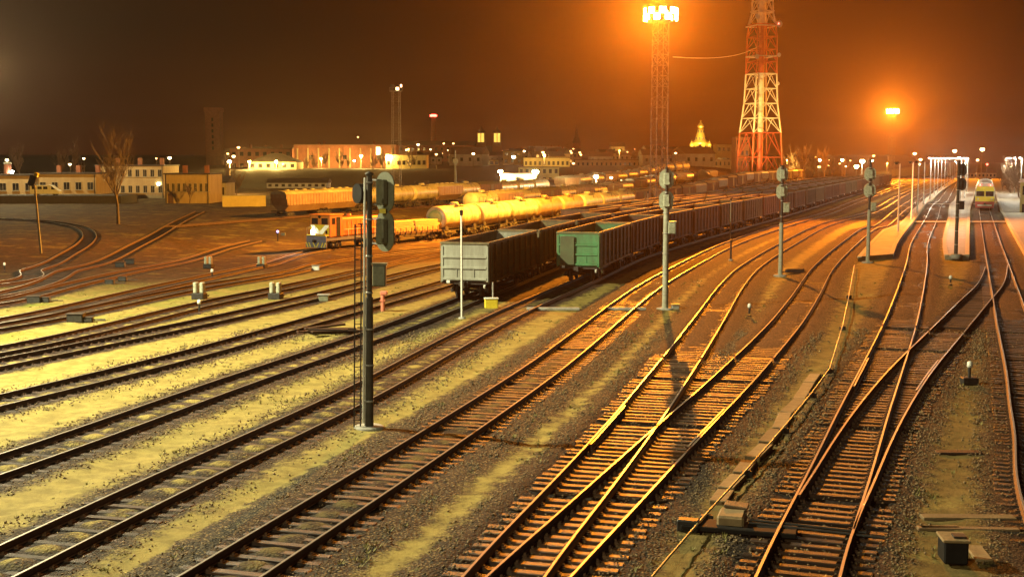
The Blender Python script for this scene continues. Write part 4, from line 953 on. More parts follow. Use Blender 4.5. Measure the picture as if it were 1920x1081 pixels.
b = MB(); b.box((.42, 0, 6.92), (.2, .2, .14)); b.build("name_plate", M_YELLOW, s1)
s2 = signal("pale grey signal mast with two light round heads, beside the bright curving tracks", P(1247, 580), (7.4, 6.18), 8.0, R(-4), True, 4.65, low_r=.17, split=5.75)
s3 = signal("pale signal mast with two round heads, right of the long wagon row", P(1463, 517), (7.42, 6.16), 8.0, R(-6), True, 4.98, low_r=.16, split=3.9, up_r=.1)
s4 = signal("signal mast with two round heads standing in front of the lit platform end", P(1627, 492), (7.3, 5.95), 8.4, R(-10), True, 4.6, sh=(.95, 1.2), low_r=.16, split=4.3, up_r=.1)
s5p = P(1792, 478, .42); s5 = signal("dark signal mast standing on the near end of the middle platform", s5p, (7.2, 6.0), 7.9, R(-58), False, 4.2, sh=(.8, 1.05), low_r=.15, split=4.6, up_r=.12, side=.28, head_m=M_DKSTEEL)
yb = 215.0; xb = float(np.interp(yb, [a[1] for a in p3l], [a[0] for a in p3l])) + 7.6
s6 = signal("far dark signal mast on the right edge platform", (xb, yb, .42), (7.0, 5.9), 8.0, R(-50), False, None, low_r=.16, split=4.6, up_r=.13, side=.28, head_m=M_DKSTEEL)

# ------------------------------------------------------------------ small things of the yard
def slim_post(label, base, h, m=M_WHITE, r0=.06, group=None):
    r = thing("yard_post", label, "post", base, 0, group); b = MB(); b.lathe([(.2, -.1), (.2, .08), (.12, .12)], (0, 0, 0), 12); b.build("foot", M_CONC, r)
    b = MB(); b.tube([(0, 0, .1), (0, 0, h)], [r0, r0 * .85], 10); b.build("pole", m, r)
    b = MB(); b.box((0, -.05, h + .12), (.18, .3, .26), 0, 0, .04); b.prism([(-.12, h + .2), (.12, h + .2), (.09, h + .28), (-.09, h + .28)], -.36, .08, 'Y'); b.build("post_head", M_DKSTEEL, r); return r
slim_post("slim white post in front of the grey wagon", P(866, 598), 5.55)
slim_post("slim pale post in front of the nearer wagon row, by the switch post", P(1369, 450), 4.2, M_SIGPALE, .07)
slim_post("slim post between the wagon rows, left of the pale signal", P(1214, 436), 4.6, M_SIGPALE, .06)
slim_post("slim post beside the brown wagons beyond the tank train", P(1150, 400), 6.0, M_SIGPALE, .07)
slim_post("short dark post beside the track left of the pale signal mast", P(1370, 488), 1.5, M_DKSTEEL, .09)
def simple(name, label, cat, loc, rz, parts, group=None):
    r = thing(name, label, cat, loc, rz, group)
    for nm, m, fn in parts: b = MB(); fn(b); b.build(nm, m, r)
    return r
simple("marker_post", "faded red marker post with a wider cap, standing left of the grey wagon", "post", P(718, 584), 0, [("post", M_SALMON, lambda b: b.tube([(0, 0, -.1), (0, 0, .95)], .12, 12)), ("cap", M_SALMON, lambda b: (b.box((.06, 0, 1.05), (.42, .26, .24), 0, 0, .05), b.box((-.02, 0, .62), (.3, .27, .05))))])
simple("lit_cabinet", "low cabinet lit yellow, with a short pipe beside the grey wagon", "cabinet", P(921, 578), R(10), [("cabinet_body", M_YELLOW, lambda b: b.box((0, 0, .28), (.75, .4, .56), 0, 0, .04)), ("cabinet_lid", M_WHITE, lambda b: b.box((0, 0, .59), (.82, .46, .06), 0, 0, .015)), ("pipe", M_STEEL, lambda b: b.tube([(.12, .1, .5), (.12, .1, 1.5)], .05, 8))])  # yellow lamplight on the box is put into its paint
# grey point machines: two upright pale covers on a dark base
pm0 = None
for (px, py, lab) in ((391, 503, "point machine with two pale covers, left one of the far pair"), (491, 503, "point machine with two pale covers, right one of the far pair"), (374, 561, "point machine with two pale covers, left one of the near pair"), (517, 561, "point machine with two pale covers, right one of the near pair")):
    if pm0 is None:
        pm0 = simple("point_machine", lab, "point machine", (0, 0, 0), R(-15), [("machine_base", M_DKSTEEL, lambda b: (b.box((0, 0, .2), (.8, .6, .4), 0, 0, .04), b.box((.1, .5, .16), (.2, .7, .08)))), ("cover", M_SIGLIGHT, lambda b: b.box((-.22, 0, .72), (.22, .4, .66), 0, 0, .04)), ("cover", M_SIGLIGHT, lambda b: b.box((.22, 0, .72), (.22, .4, .66), 0, 0, .04))], "point machines in the left yard"); o = pm0
    else: o = copy_tree(pm0)
    o.location = P(px, py); o["label"] = lab
# low boxes and weights by the switches
def weight_box(label, px, py, s_=1.0, rz=0.0, group="dark switch boxes in the left yard"):
    return simple("switch_box", label, "switch box", P(px, py), rz, [("box_body", M_DKSTEEL, lambda b: b.box((0, 0, .22 * s_), (.85 * s_, .55 * s_, .44 * s_), 0, 0, .05)), ("box_lid", M_RUN, lambda b: b.box((0, 0, .47 * s_), (.92 * s_, .62 * s_, .06 * s_), 0, 0, .02)), ("rod", M_RUN, lambda b: b.tube([(.5 * s_, 0, .15 * s_), (1.5 * s_, .1, .15 * s_)], .03, 6))], group)
weight_box("dark squat switch box on the green strip at the far left", 143, 604, 1.0)
weight_box("smaller dark box right beside the switch box on the green strip", 166, 604, .6)
weight_box("dark switch box at the merging rusty tracks on the far left", 64, 568, .9, .2)
weight_box("dark switch box at the end of the pale strip, right of the merging tracks", 84, 567, .7, .1)
weight_box("dark switch box under the upper pair of tracks, on the left slope", 226, 501, 1.0)
weight_box("dark lever box standing beyond the slope switch box", 243, 495, 1.1, .3)
weight_box("flat dark box on the pale strip below the slope switch boxes", 206, 533, .7)
weight_box("small dark box near the flat dark box on the pale strip", 230, 527, .7)
simple("cable_hatch", "small white hatch between two rusty tracks, below the locomotive", "hatch", P(592, 507), .1, [("hatch_box", M_WHITE, lambda b: b.box((0, 0, .2), (.6, .4, .4), 0, 0, .05)), ("hatch_lid", M_CONC, lambda b: b.box((0, 0, .43), (.7, .5, .05)))])
simple("cable_hatch", "grey hatch between the tracks left of the ladder signal", "hatch", P(607, 565), .1, [("hatch_box", M_SIGGREY, lambda b: b.box((0, 0, .2), (.6, .4, .4), 0, 0, .05)), ("hatch_lid", M_STEEL, lambda b: b.box((0, 0, .43), (.74, .5, .06)))])
def dwarf(label, px, py, h=.75, big=1.0, m=M_DKSTEEL):
    return simple("dwarf_signal", label, "dwarf signal", P(px, py), 0, [("signal_foot", M_DKSTEEL, lambda b: b.box((0, 0, .14 * big), (.6 * big, .4 * big, .28 * big), 0, 0, .03)), ("signal_stem", m, lambda b: b.tube([(0, 0, .2), (0, 0, h)], .06, 8)), ("white_cap", M_WHITE, lambda b: b.lathe([(.07, h - .06), (.11, h), (.1, h + .16), (.02, h + .2)], (0, 0, 0), 12))])
dwarf("small white topped marker on the grass strip right of the curving tracks", 1405, 594, .55, .35)
dwarf("low black switch box with a white finial on the right hand grass strip", 1817, 720, .7, 1.0)
dwarf("tiny white topped marker between the right hand tracks", 1782, 535, .5, .4)
dwarf("white topped marker on the far left grass, before the loop track", 9, 510, .6, .3)
dwarf("white topped marker between the second and third rows of tracks, beside a point machine", 398, 523, .55, .3)
dwarf("white topped marker in the track nearest the left point machines", 374, 590, .65, .3)
simple("violet_shunting_signal", "small shunting signal with a violet light in the brown waste ground", "dwarf signal", P(521, 452), 0, [("signal_stem", M_DKSTEEL, lambda b: b.tube([(0, 0, 0), (0, 0, 1.0)], .07, 8)), ("signal_case", M_SIGGREY, lambda b: (b.box((0, .1, 1.15), (.4, .25, .5), 0, 0, .05), b.box((.7, .1, .9), (.5, .3, .35)))), ("violet_lens", L_BLUE, lambda b: b.lathe([(.13, -.06), (.13, -.02)], (0, 0, 1.25), 12, 'Y'))])
simple("junction_box", "small grey junction box right of the pale signal foot", "box", P(1266, 580), .1, [("box_body", M_CONC, lambda b: b.box((0, 0, .14), (.42, .3, .3), 0, 0, .03)), ("box_lid", M_SIGGREY, lambda b: b.box((0, 0, .3), (.48, .36, .04)))])
simple("cable_crossing", "pale cable duct laid across the tracks left of the pale signal", "cable duct", P(1120, 582), R(-1.5), [("duct", M_CONC, lambda b: (b.box((-2.5, 0, .1), (3.0, .22, .16), 0, 0, .02), b.box((1.6, 0, .1), (2.3, .22, .16), 0, 0, .02)))])
# heap of old boards
hb = thing("board_pile", "heap of dark old boards lying by the track left of the ladder signal", "boards", P(622, 628), R(20))
for k in range(7): MB().box((random.uniform(-.4, .4), random.uniform(-.8, .8), .07 + k * .05), (2.3 + random.uniform(-.5, .5), .28, .09), random.uniform(-.35, .35), random.uniform(-.08, .08), .01).build("board", M_WOODDK, hb)
# bottom right: rodding, trough covers, point machine, timbers
rod_px = [(1222, 1081), (1262, 1034), (1325, 962), (1400, 880), (1470, 800), (1523, 735), (1556, 690), (1580, 610), (1592, 552), (1602, 497)]
rr_ = thing("point_rodding", "thin pale rod on low stools running diagonally between the two switches", "rod")
pts = [P(*p, .22) for p in rod_px]; b = MB(); b.tube([tuple(p) for p in pts], .028, 8); b.build("rod", mat("pale_rod", (0.5, 0.42, 0.2), .45, .3, (.35, .27, .12), 3, .5), rr_)
for k in range(2, len(pts) - 1):
    p = pts[k]; MB().box((p.x, p.y, gz(p.x, p.y) + .08), (.3, .16, .22), 0, 0, .02).build("rod_stool", M_DKSTEEL, rr_)
slabs = [(1345, 950), (1362, 922), (1383, 895), (1410, 866), (1436, 836), (1455, 808), (1478, 778), (1497, 752), (1518, 722), (1528, 704)]
for k in range(len(slabs) - 1):
    q, q_ = P(*slabs[k]), P(*slabs[k + 1]); m_ = (q + q_) / 2; L_ = (q_ - q).length * random.uniform(.8, .98)
    o = MB().box((0, 0, .0), (.44, L_, .14), 0, 0, .02).build("trough_cover", M_SLAB, None, (m_.x, m_.y, m_.z + .05), math.atan2(-(q_.x - q.x), q_.y - q.y) + random.uniform(-.06, .06)); o.rotation_euler.x = random.uniform(-.02, .02); o.rotation_euler.y = random.uniform(-.05, .05)
    tag(o, f"stained concrete trough cover, {ORD[k]} from the near end of the line beside the rod", "cover slab", "trough covers beside the pale rod")
pmx = thing("point_machine", "big point machine with yellowish cover and black rods under the dark switch", "point machine", P(1372, 990), R(-16))
MB().box((0, 0, .24), (.62, .8, .3), 0, 0, .05).build("machine_case", M_SLAB, pmx); MB().box((.05, .5, .42), (.55, .45, .07), 0, .08, .03).build("machine_lid", M_PLANK, pmx)
MB().box((.2, -.3, .12), (2.6, .7, .12), 0, 0, .02).build("machine_bearer", M_BLACK, pmx); b = MB(); b.tube([(.4, -.1, .2), (3.4, -.2, .12)], .035, 8); b.tube([(.4, .15, .2), (3.0, .1, .12)], .035, 8); b.build("throw_rod", M_DKSTEEL, pmx)
MB().box((-.95, -.45, .14), (.5, .3, .28), 0, 0, .03).build("cable_head", M_DKSTEEL, pmx)
simple("point_machine", "black cased point machine with rusty lid at the bottom right corner", "point machine", P(1786, 1052), R(-6), [("machine_case", M_BLACK, lambda b: b.box((0, 0, .28), (.5, .62, .5), 0, 0, .03)), ("machine_lid", M_SLAB, lambda b: b.box((0, 0, .53), (.57, .68, .06), 0, 0, .02)), ("lid_plate", M_RUN, lambda b: b.box((.1, -.05, .585), (.26, .26, .04)))])
for lab, px, py, L_, a, m in (("rust stained slab lying beside the black cased point machine", 1835, 1040, 1.0, 1.45, M_SLAB), ("long weathered plank with a black shadow gap on the right grass strip", 1815, 994, 2.3, -.06, M_PLANK), ("short weathered plank left of the long plank on the right grass strip", 1762, 992, .9, .03, M_PLANK), ("dark board lying alone on the right grass strip", 1797, 850, 1.3, -.03, M_WOODDK), ("flat stained sheet just beyond the long weathered plank", 1815, 972, 2.2, -.03, M_SLAB)):
    o = MB().box((0, 0, .03), (L_, .36 if m is not M_PLANK else .2, .09), 0, 0, .015).build("plank", m, None, P(px, py), a); tag(o, lab, "plank")
simple("buffer_beam_stub", "dark low rail stop on the ground near the signal in front of the platform", "rail stop", P(1490, 512), .1, [("stop_beam", M_DKSTEEL, lambda b: b.box((0, 0, .2), (1.4, .4, .3), 0, 0, .05)), ("stop_rod", M_DKSTEEL, lambda b: b.tube([(-.9, 0, .1), (.9, .2, .1)], .05, 6))])

# ------------------------------------------------------------------ lattice masts
def lattice(b, w0, w1, z0, z1, n, leg=.12, br=.06):
    def c(z): w = w0 + (w1 - w0) * (z - z0) / (z1 - z0); return [Vector((x * w / 2, y * w / 2, z)) for x, y in ((-1, -1), (1, -1), (1, 1), (-1, 1))]
    zs = np.linspace(z0, z1, n + 1)
    for i in range(n):
        a, d = c(zs[i]), c(zs[i + 1])
        for k in range(4):
            k2 = (k + 1) % 4; b.bar(d[k], d[k2], br); b.bar(a[k], d[k2], br)
            if i % 2: b.bar(a[k2], d[k], br)
def mast_legs(root, w0, w1, z0, z1, leg, m):
    for x, y in ((-1, -1), (1, -1), (1, 1), (-1, 1)):
        b = MB(); b.bar((x * w0 / 2, y * w0 / 2, z0), (x * w1 / 2, y * w1 / 2, z1), leg); b.build("leg", m, root)
def flood_mast(label, x, y, h, w, lm, lit, nfl=10, rad=1.7):
    r = thing("floodlight_mast", label, "light mast", (x, y, gz(x, y)), R(20)); h = h - gz(x, y)
    mast_legs(r, w * 1.05, w * .95, 0, h - 1.2, .12, M_LATTICE); b = MB(); lattice(b, w * 1.05, w * .95, 0, h - 1.2, int(h / 1.5), br=.045); b.build("lattice_bracing", M_LATTICE, r)
    b = MB(); b.box((0, 0, h - 1.15), (3.0, 3.0, .1))
    for s_ in (-1, 1):
        b.bar((-1.5, s_ * 1.5, h - .1), (1.5, s_ * 1.5, h - .1), .06); b.bar((s_ * 1.5, -1.5, h - .1), (s_ * 1.5, 1.5, h - .1), .06)
        for q in (-1.5, 0, 1.5): b.bar((q, s_ * 1.5, h - 1.1), (q, s_ * 1.5, h - .1), .06)
    b.build("platform", M_LATTICE, r)
    fl_ = MB(); fl_.box((0, .16, 0), (.92, .3, .86), 0, 0, .08); fl_.box((0, .3, 0), (.1, .3, .1)); fm_ = fl_.mesh("floodlight", M_DKSTEEL)
    lz = MB(); lz.box((0, -.03, 0), (.88, .06, .82), 0, 0, .05); lzm = lz.mesh("lamp_lens", lm)
    for k in range(nfl):
        a = 2 * math.pi * k / nfl; p = (rad * math.sin(a), -rad * math.cos(a), h - .2 + (.5 if k % 2 else -.35))
        o = inst("floodlight", fm_, r, p, a)
        if lit is None or k in lit: inst("lamp_lens", lzm, o, (0, 0, 0))
    return r
flood_mast("tall lattice floodlight mast glaring orange in the upper right", *MAST_A, MAST_A_H, 1.75, L_SOD, None, 18, 2.3)
flood_mast("distant orange floodlight mast above the platforms", *MAST_B, 29.0, 1.9, lens("far_sodium_lens", (1.0, .7, .2), 260), None, 18, 2.4)
flood_mast("dim lattice floodlight mast standing behind the tank wagons", *MAST_2, 28.8, 2.1, lens("dim_sodium_lens", (1.0, .62, .3), 7), (0, 1, 9), 8)
flood_mast("lattice floodlight mast off to the left beside the foreground tracks", *MAST_L, 28.6, 1.6, L_GRN, None, 8)
flood_mast("added mast behind the footbridge, carrying the fill light", *MAST_R, 28.0, 1.6, L_GRN, None, 8)  # unseen mast, added only to carry the rear fill lamp
flood_mast("pale floodlight mast just past the left edge of the yard", *MAST_L2, 29.0, 1.7, L_GRN, None, 8)

# radio tower
TWX, TWY = D_(1424, 298, 480.0)[:2]; tz = lambda y: CAM_Z - (y - 298) * 480.0 / F_PX
M_TRED = mat("tower_red", (0.5, 0.07, 0.03), .55, 0, (.35, .05, .02), 1, .4); M_TWHITE = mat("tower_white", (0.72, 0.68, 0.58), .55, 0, (.55, .5, .4), 1, .4)
tw = thing("radio_tower", "red and white lattice radio tower rising above the town", "radio tower", (TWX, TWY, 0), R(17))
TWW = [(0.0, 16.6), (tz(250), 14.6), (tz(195), 11.8), (tz(142), 10.9), (tz(60), 10.3), (tz(28), 7.2), (tz(-10), 7.0)]
def tww(z): return float(np.interp(z, [a[0] for a in TWW], [a[1] for a in TWW])) * .78
for (za, zb, m, n) in ((0, tz(250), M_TRED, 2), (tz(250), tz(142), M_TWHITE, 4), (tz(142), tz(52), M_TRED, 4), (tz(52), tz(-12), M_TWHITE, 3)):
    zs = np.linspace(za, zb, n + 1); b = MB()
    for i in range(n):
        A_ = [Vector((x * tww(zs[i]) / 2, y * tww(zs[i]) / 2, zs[i])) for x, y in ((-1, -1), (1, -1), (1, 1), (-1, 1))]; B_ = [Vector((x * tww(zs[i + 1]) / 2, y * tww(zs[i + 1]) / 2, zs[i + 1])) for x, y in ((-1, -1), (1, -1), (1, 1), (-1, 1))]
        for k in range(4):
            k2 = (k + 1) % 4; b.tube([A_[k], B_[k]], .3, 6); b.bar(B_[k], B_[k2], .32); mid_ = (B_[k] + B_[k2]) / 2
            b.bar(A_[k], mid_, .22); b.bar(A_[k2], mid_, .22)
    b.tube([(0, 0, za), (0, 0, zb)], 1.15, 10)
    b.build("red_lattice" if m is M_TRED else "white_lattice", m, tw)
for z, w in ((tz(142), 10.5), (tz(110), 10.6), (tz(55), 11.0), (tz(28), 8.0), (tz(2), 8.0)):
    b = MB()
    for s_ in (-1, 1): b.bar((-w / 2 * .8, s_ * w / 2 * .8, z), (w / 2 * .8, s_ * w / 2 * .8, z), .4); b.bar((s_ * w / 2 * .8, -w / 2 * .8, z), (s_ * w / 2 * .8, w / 2 * .8, z), .4)
    b.build("gallery", M_TWHITE, tw)
for (dx, z, rr2) in ((4.6, tz(52), 1.3), (-4.5, tz(40), 1.0), (-4.4, tz(112), .9), (4.8, tz(108), .8), (4.6, tz(160), .7)):
    b = MB(); b.lathe([(.15, -.1), (rr2 * .7, -.2), (rr2, -.55), (rr2 * .96, -.6), (.1, -.3)], (dx, -4.2, z), 16, 'Y'); b.build("dish_antenna", M_TWHITE, tw)
b = MB(); b.lathe([(.2, 0), (.34, .2), (.3, .6), (.1, .75)], (4.4, -4.4, tz(53)), 10); b.build("beacon", L_RED, tw)
lamp("tower_floodlight", (TWX - 14, TWY - 34, 9), 1.6e5, (1, .66, .16), .5, 60, (TWX, TWY, 22))
wr = thing("overhead_cable", "thin cable sagging between the orange floodlight mast and the radio tower", "cable")
pa_ = D_(1262, 107, 184); pb_ = D_(1420, 88, 476); b = MB(); b.tube([pa_.lerp(pb_, t) - Vector((0, 0, 6 * t * (1 - t))) for t in np.linspace(0, 1, 16)], .07, 5); b.build("wire", M_STEEL, wr)

# ------------------------------------------------------------------ town
M_W_OCH = mat("ochre_render", (0.48, 0.36, 0.2), .85, 0, (0.34, 0.24, 0.13), .9, .95, stretch=(1, 1, .35)); M_W_GREY = mat("grey_render", (0.36, 0.33, 0.28), .85, 0, (0.24, 0.21, 0.17), .9, .95, stretch=(1, 1, .35))
M_W_BRICK = mat("red_brick", (0.3, 0.11, 0.06), .85, 0, (0.19, 0.07, 0.04), .8, .6); M_W_YEL = mat("yellow_render", (0.55, 0.45, 0.2), .8, 0, (0.42, 0.33, 0.14), .6, .5)
M_ROOF = mat("dark_roof", (0.06, 0.045, 0.04), .8, 0, (0.03, 0.022, 0.02), 1, .6); M_ROOFR = mat("rusty_roof", (0.16, 0.08, 0.05), .8, 0, (0.09, 0.05, 0.03), 1, .6)
M_FRAME = mat("window_frame", (0.45, 0.38, 0.28), .7)
_wm = {}
def win_mesh(w, h, m, k):
    key = (round(w, 1), round(h, 1), m.name, k)
    if key not in _wm:
        b = MB()
        if k: 
            for s_ in (-1, 1): b.box((s_ * w / 2, 0, 0), (.09, .12, h + .09)); b.box((0, .0, s_ * h / 2), (w - .09, .12, .09))
            b.box((0, 0, 0), (.06, .1, h - .09))
        else: b.box((0, 0, 0), (w, .06, h))
        _wm[key] = b.mesh("window" if k else "pane", m)
    return _wm[key]
def building(name, label, px0, px1, yt, yb_, d=None, depth=12, wall=M_W_OCH, roof="flat", roof_m=M_ROOF, floors=2, cols=6, lit=(), rz=0.0, cat="building", ridge=2.2, wfrac=.5, near=False, chimneys=0, sides=True):
    if d is None: d = P((px0 + px1) / 2, yb_).y
    xa, xb_ = D_(px0, yb_, d).x, D_(px1, yb_, d).x; zt = D_(0, yt, d).z; zb = min(D_(0, yb_, d).z, gz((xa + xb_) / 2, d)) - .6; wd = xb_ - xa
    r = thing(name, label, cat, ((xa + xb_) / 2, d, zb), rz); h = zt - zb; hz = h - (ridge if roof in ("gable", "hip") else 0)
    b = MB(); b.box((0, depth / 2, hz / 2), (wd, depth, hz)); wl_ = b.build("wall", wall, r)
    b = MB(); e = .4
    if roof == "flat": b.box((0, depth / 2, hz + .12), (wd + .5, depth + .5, .3))
    elif roof == "gable": b.prism([(-e, hz), (depth / 2, hz + ridge), (depth + e, hz), (depth + e, hz + .01 - .15), (-e, hz - .15)][:3], -wd / 2 - e, wd / 2 + e, 'X')
    elif roof == "hip":
        k = min(wd, depth) / 2 * .9; b.add([(-wd / 2 - e, -e, hz), (wd / 2 + e, -e, hz), (wd / 2 + e, depth + e, hz), (-wd / 2 - e, depth + e, hz), (-wd / 2 + k, depth / 2, hz + ridge), (wd / 2 - k, depth / 2, hz + ridge)], [(0, 1, 5, 4), (1, 2, 5), (2, 3, 4, 5), (3, 0, 4), (0, 3, 2, 1)])
    rf = b.build("roof", roof_m, r)
    for k in range(chimneys): MB().box((-wd / 2 + wd * (k + .5) / chimneys + .7, depth / 2 - .8, hz + (ridge if roof != "flat" else 0) + .7), (.9, .9, 2.4)).build("chimney", M_W_BRICK, rf)
    fh = (hz - .6) / max(1, floors); ww = min(1.5, wd / max(1, cols) * wfrac); wh = min(1.7, fh * .5)
    for f in range(floors):
        for c in range(cols):
            if (f, c) in ((-1, -1),): continue
            pm_ = lit[(f, c)] if isinstance(lit, dict) and (f, c) in lit else M_GLASS
            loc = (-wd / 2 + wd * (c + .5) / cols, -.005, .6 + fh * (f + .55))
            if near:
                o = inst("window", win_mesh(ww, wh, M_FRAME, 1), r, loc); inst("pane", win_mesh(ww - .06, wh - .06, pm_, 0), o, (0, 0.015, 0))
            else: inst("window", win_mesh(ww, wh, pm_, 0), r, loc)
    if near:
        for q in (-wd / 2 + .25, wd / 2 - .3): MB().tube([(q, -.14, 0), (q, -.14, hz)], .07, 6).build("drainpipe", M_DKSTEEL, r)
        MB().box((wd * (.5 / cols * 1.0) - wd / 2 + wd / cols * .5, -.04, 1.6), (1.1, .1, 2.1)).build("door", M_ROOFR, r)
    if near:
        for o in [c for c in r.children if c.name.startswith('window')]: inst('sill', SILL, o, (0, -.07, -wh / 2 - .1))
    return r
SILL = MB().box((0, 0, 0), (1.7, .22, .08)).mesh('sill', M_CONC)
B = building
b1 = B("office_building", "two storey ochre building lit orange, just behind the bare tree", 182, 308, 311, 371, None, 14, M_W_OCH, "flat", M_ROOF, 2, 9, {}, near=True, chimneys=3)
MB().box((-8.5, -.7, 3.6), (6.0, 1.4, .5)).build("canopy", M_ROOF, b1); b = MB(); b.box((6.9, -.12, 4.0), (.7, .2, .5), 0, 0, .05); b.build("wall_lamp", L_GRN, b1)
b2 = B("workshop_building", "low orange lit building with a row of small windows, right of the two storey one", 310, 393, 327, 371, 268, 12, M_W_OCH, "flat", M_ROOF, 1, 8, {}, near=True, chimneys=2)
B("garage", "dark open garage at the right end of the low orange building", 396, 424, 330, 364, 280, 9, M_W_GREY, "gable", M_ROOF, 1, 2, {}, ridge=1.5)
B("depot_building", "long low building with dark window strips behind the white van", 70, 181, 326, 362, 285, 14, M_W_OCH, "flat", M_ROOF, 1, 5, {}, near=True, chimneys=3)
B("low_shed", "long dark low shed on the bank above the yellow lit wagons", 500, 612, 334, 350, 372, 9, M_W_GREY, "gable", M_ROOF, 1, 9, {}, ridge=1.4)
B("shed", "plain low shed at the far left edge behind the orange wall", -30, 66, 329, 363, 285, 12, M_W_OCH, "flat", M_ROOF, 1, 4, {}, near=True)
o = thing("chimney_stack", "short brick chimney with a lamp at the far left edge", "chimney", (D_(15, 330, 300).x, 300, gz(-120, 300)))
hh = D_(15, 308, 300).z - gz(-120, 300); MB().tube([(0, 0, 0), (0, 0, hh)], [1.1, .85], 12).build("stack", M_W_BRICK, o); MB().lathe([(.8, hh), (1.0, hh + .1), (1.0, hh + .4), (.8, hh + .5)], (0, 0, 0), 12).build("stack_cap", M_CONC, o)
# panel wall and van
wl_ = thing("panel_wall", "orange lit concrete panel wall along the road at the far left", "wall", (0, 0, 0))
p0, p1 = P(-20, 382), P(190, 378); n_ = 12; pan = None
for k in range(n_):
    a = p0.lerp(p1, k / n_); c = p0.lerp(p1, (k + 1) / n_); L_ = (c - a).length
    if pan is None: b = MB(); b.box((0, 0, .85), (L_ - .14, .14, 1.9)); b.box((0, -.09, .85), (L_ - .7, .05, 1.3)); pan = b.mesh("wall_panel", M_W_OCH); pst = MB().box((0, 0, .95), (.2, .24, 2.15)).mesh("wall_post", M_CONC)
    m_ = (a + c) / 2; an = math.atan2(c.y - a.y, c.x - a.x); inst("wall_panel", pan, wl_, (m_.x, m_.y, min(a.z, c.z) - .2), an); inst("wall_post", pst, wl_, (a.x, a.y, a.z - .2), an)
rb = MB(); q = D_(85, 366, 268); rb.box((q.x - 2, 271, (q.z + gz(q.x, 270)) / 2 - .6), (38, 12, max(.6, q.z - gz(q.x, 270) + 1.2))); o = rb.build("road_embankment", mat("road_asphalt", (.06, .05, .045), .85, 0, (.035, .03, .028), 2, .5)); tag(o, kind="structure")
van = thing("parked_van", "white van parked on the road behind the orange wall", "van", (q.x + .5, 267.2, q.z), 0)
b = MB(); b.prism([(-3.1, .35), (3.0, .35), (3.1, .95), (2.55, 1.2), (1.5, 2.05), (1.1, 2.15), (-2.95, 2.15), (-3.1, 1.9)], -.95, .95, 'Y'); b.build("body", mat("white_van_paint", (.85, .85, .78), .35, 0, (.7, .7, .62), 1, .3), van)
b = MB(); b.prism([(1.45, 1.25), (2.35, 1.25), (1.55, 1.95), (1.45, 1.95)], -.96, .96, 'Y'); b.build("cab_window", M_GLASS, van)
b = MB()
for x in (-2.2, -1.0, .2): b.box((x, -.955, 1.6), (.9, .03, .55))
b.build("side_window", M_GLASS, van)
for x in (-2.0, 2.0):
    for s_ in (-1, 1): b = MB(); b.lathe([(.1, s_ * .7), (.34, s_ * .72), (.36, s_ * .8), (.34, s_ * .92), (.1, s_ * .93)] if s_ > 0 else [(.1, -.93), (.34, -.92), (.36, -.8), (.34, -.72), (.1, -.7)], (x, 0, .36), 16, 'Y'); b.build("wheel", M_BLACK, van)
# far left yard pole with a lamp box
pl = P(77, 474); yp = thing("yard_lamp_post", "thin pole with a dark boxy lamp, in front of the white van", "lamp post", pl); ht = D_(70, 330, pl.y).z - pl.z
MB().tube([(0, 0, -.2), (-.45, 0, ht)], [.13, .08], 10).build("pole", M_SIGPALE, yp); MB().box((-.55, -.1, ht - .5), (.75, .6, 1.15), 0, .35, .06).build("lamp_box", M_DKSTEEL, yp); MB().box((-.15, -.1, ht + .1), (.4, .5, .5), 0, .35, .05).build("lamp_cap", M_YELLOW, yp)
# brick tower
bt = thing("brick_tower", "dark square brick tower standing alone above the left town", "tower", (D_(403, 298, 620).x, 620, gz(-147, 620))); hb_ = D_(403, 203, 620).z - gz(-147, 620)
MB().box((0, 0, hb_ / 2), (7.2, 7.2, hb_)).build("tower_shaft", M_W_BRICK, bt); MB().box((0, 0, hb_ - .8), (8.0, 8.0, 2.0)).build("tower_cap", M_W_BRICK, bt)
for k in range(6): MB().box((0, -3.64, hb_ * .3 + k * hb_ * .1), (.9, .06, 1.6)).build("window", M_GLASS, bt)
B("hip_roof_house", "hip roofed house with two glowing entrances left of the industrial hall", 466, 556, 287, 334, 478, 16, M_W_OCH, "hip", M_ROOF, 2, 6, {}, ridge=3.4)
B("industrial_hall", "brick hall behind the hip roofed house", 432, 548, 279, 322, 540, 18, M_W_BRICK, "flat", M_ROOFR, 2, 8, {}, chimneys=2)
ih = B("industrial_hall", "long brick hall with pilasters and one bright tall window", 552, 742, 272, 322, 520, 20, M_W_BRICK, "flat", M_ROOFR, 1, 3, {}, chimneys=2)
for k in range(10): MB().box((-19.5 + k * 4.33, -.2, 5.2), (.6, .4, 10.2)).build("pilaster", M_W_OCH, ih)
q = D_(709, 283, 519.5); MB().box((q.x - ih.location.x, -.06, q.z - ih.location.z), (1.7, .1, 3.2)).build("tall_window", M_LITWIN2, ih)
B("arcade_building", "low building with arched lit bays right of the dim mast", 724, 800, 291, 322, 500, 12, M_W_YEL, "flat", M_ROOFR, 1, 8, {(0, 1): M_LITWIN, (0, 4): M_LITWIN}, wfrac=.6)
B("row_house", "long dark row of roofs on the skyline left of the two lanterns", 735, 890, 264, 302, 850, 20, M_W_BRICK, "gable", M_ROOFR, 2, 14, {}, ridge=3)
B("warehouse", "white lit low warehouse below the two lanterns", 868, 935, 300, 312, 620, 14, M_W_YEL, "flat", M_ROOFR, 1, 8, {(0, 1): M_LITWIN2, (0, 2): M_LITWIN2, (0, 4): M_LITWIN, (0, 5): M_LITWIN2}, wfrac=.75)
B("town_house", "square pale house behind the green white lamp", 943, 980, 283, 306, 640, 12, M_W_YEL, "flat", M_ROOFR, 2, 3, {})
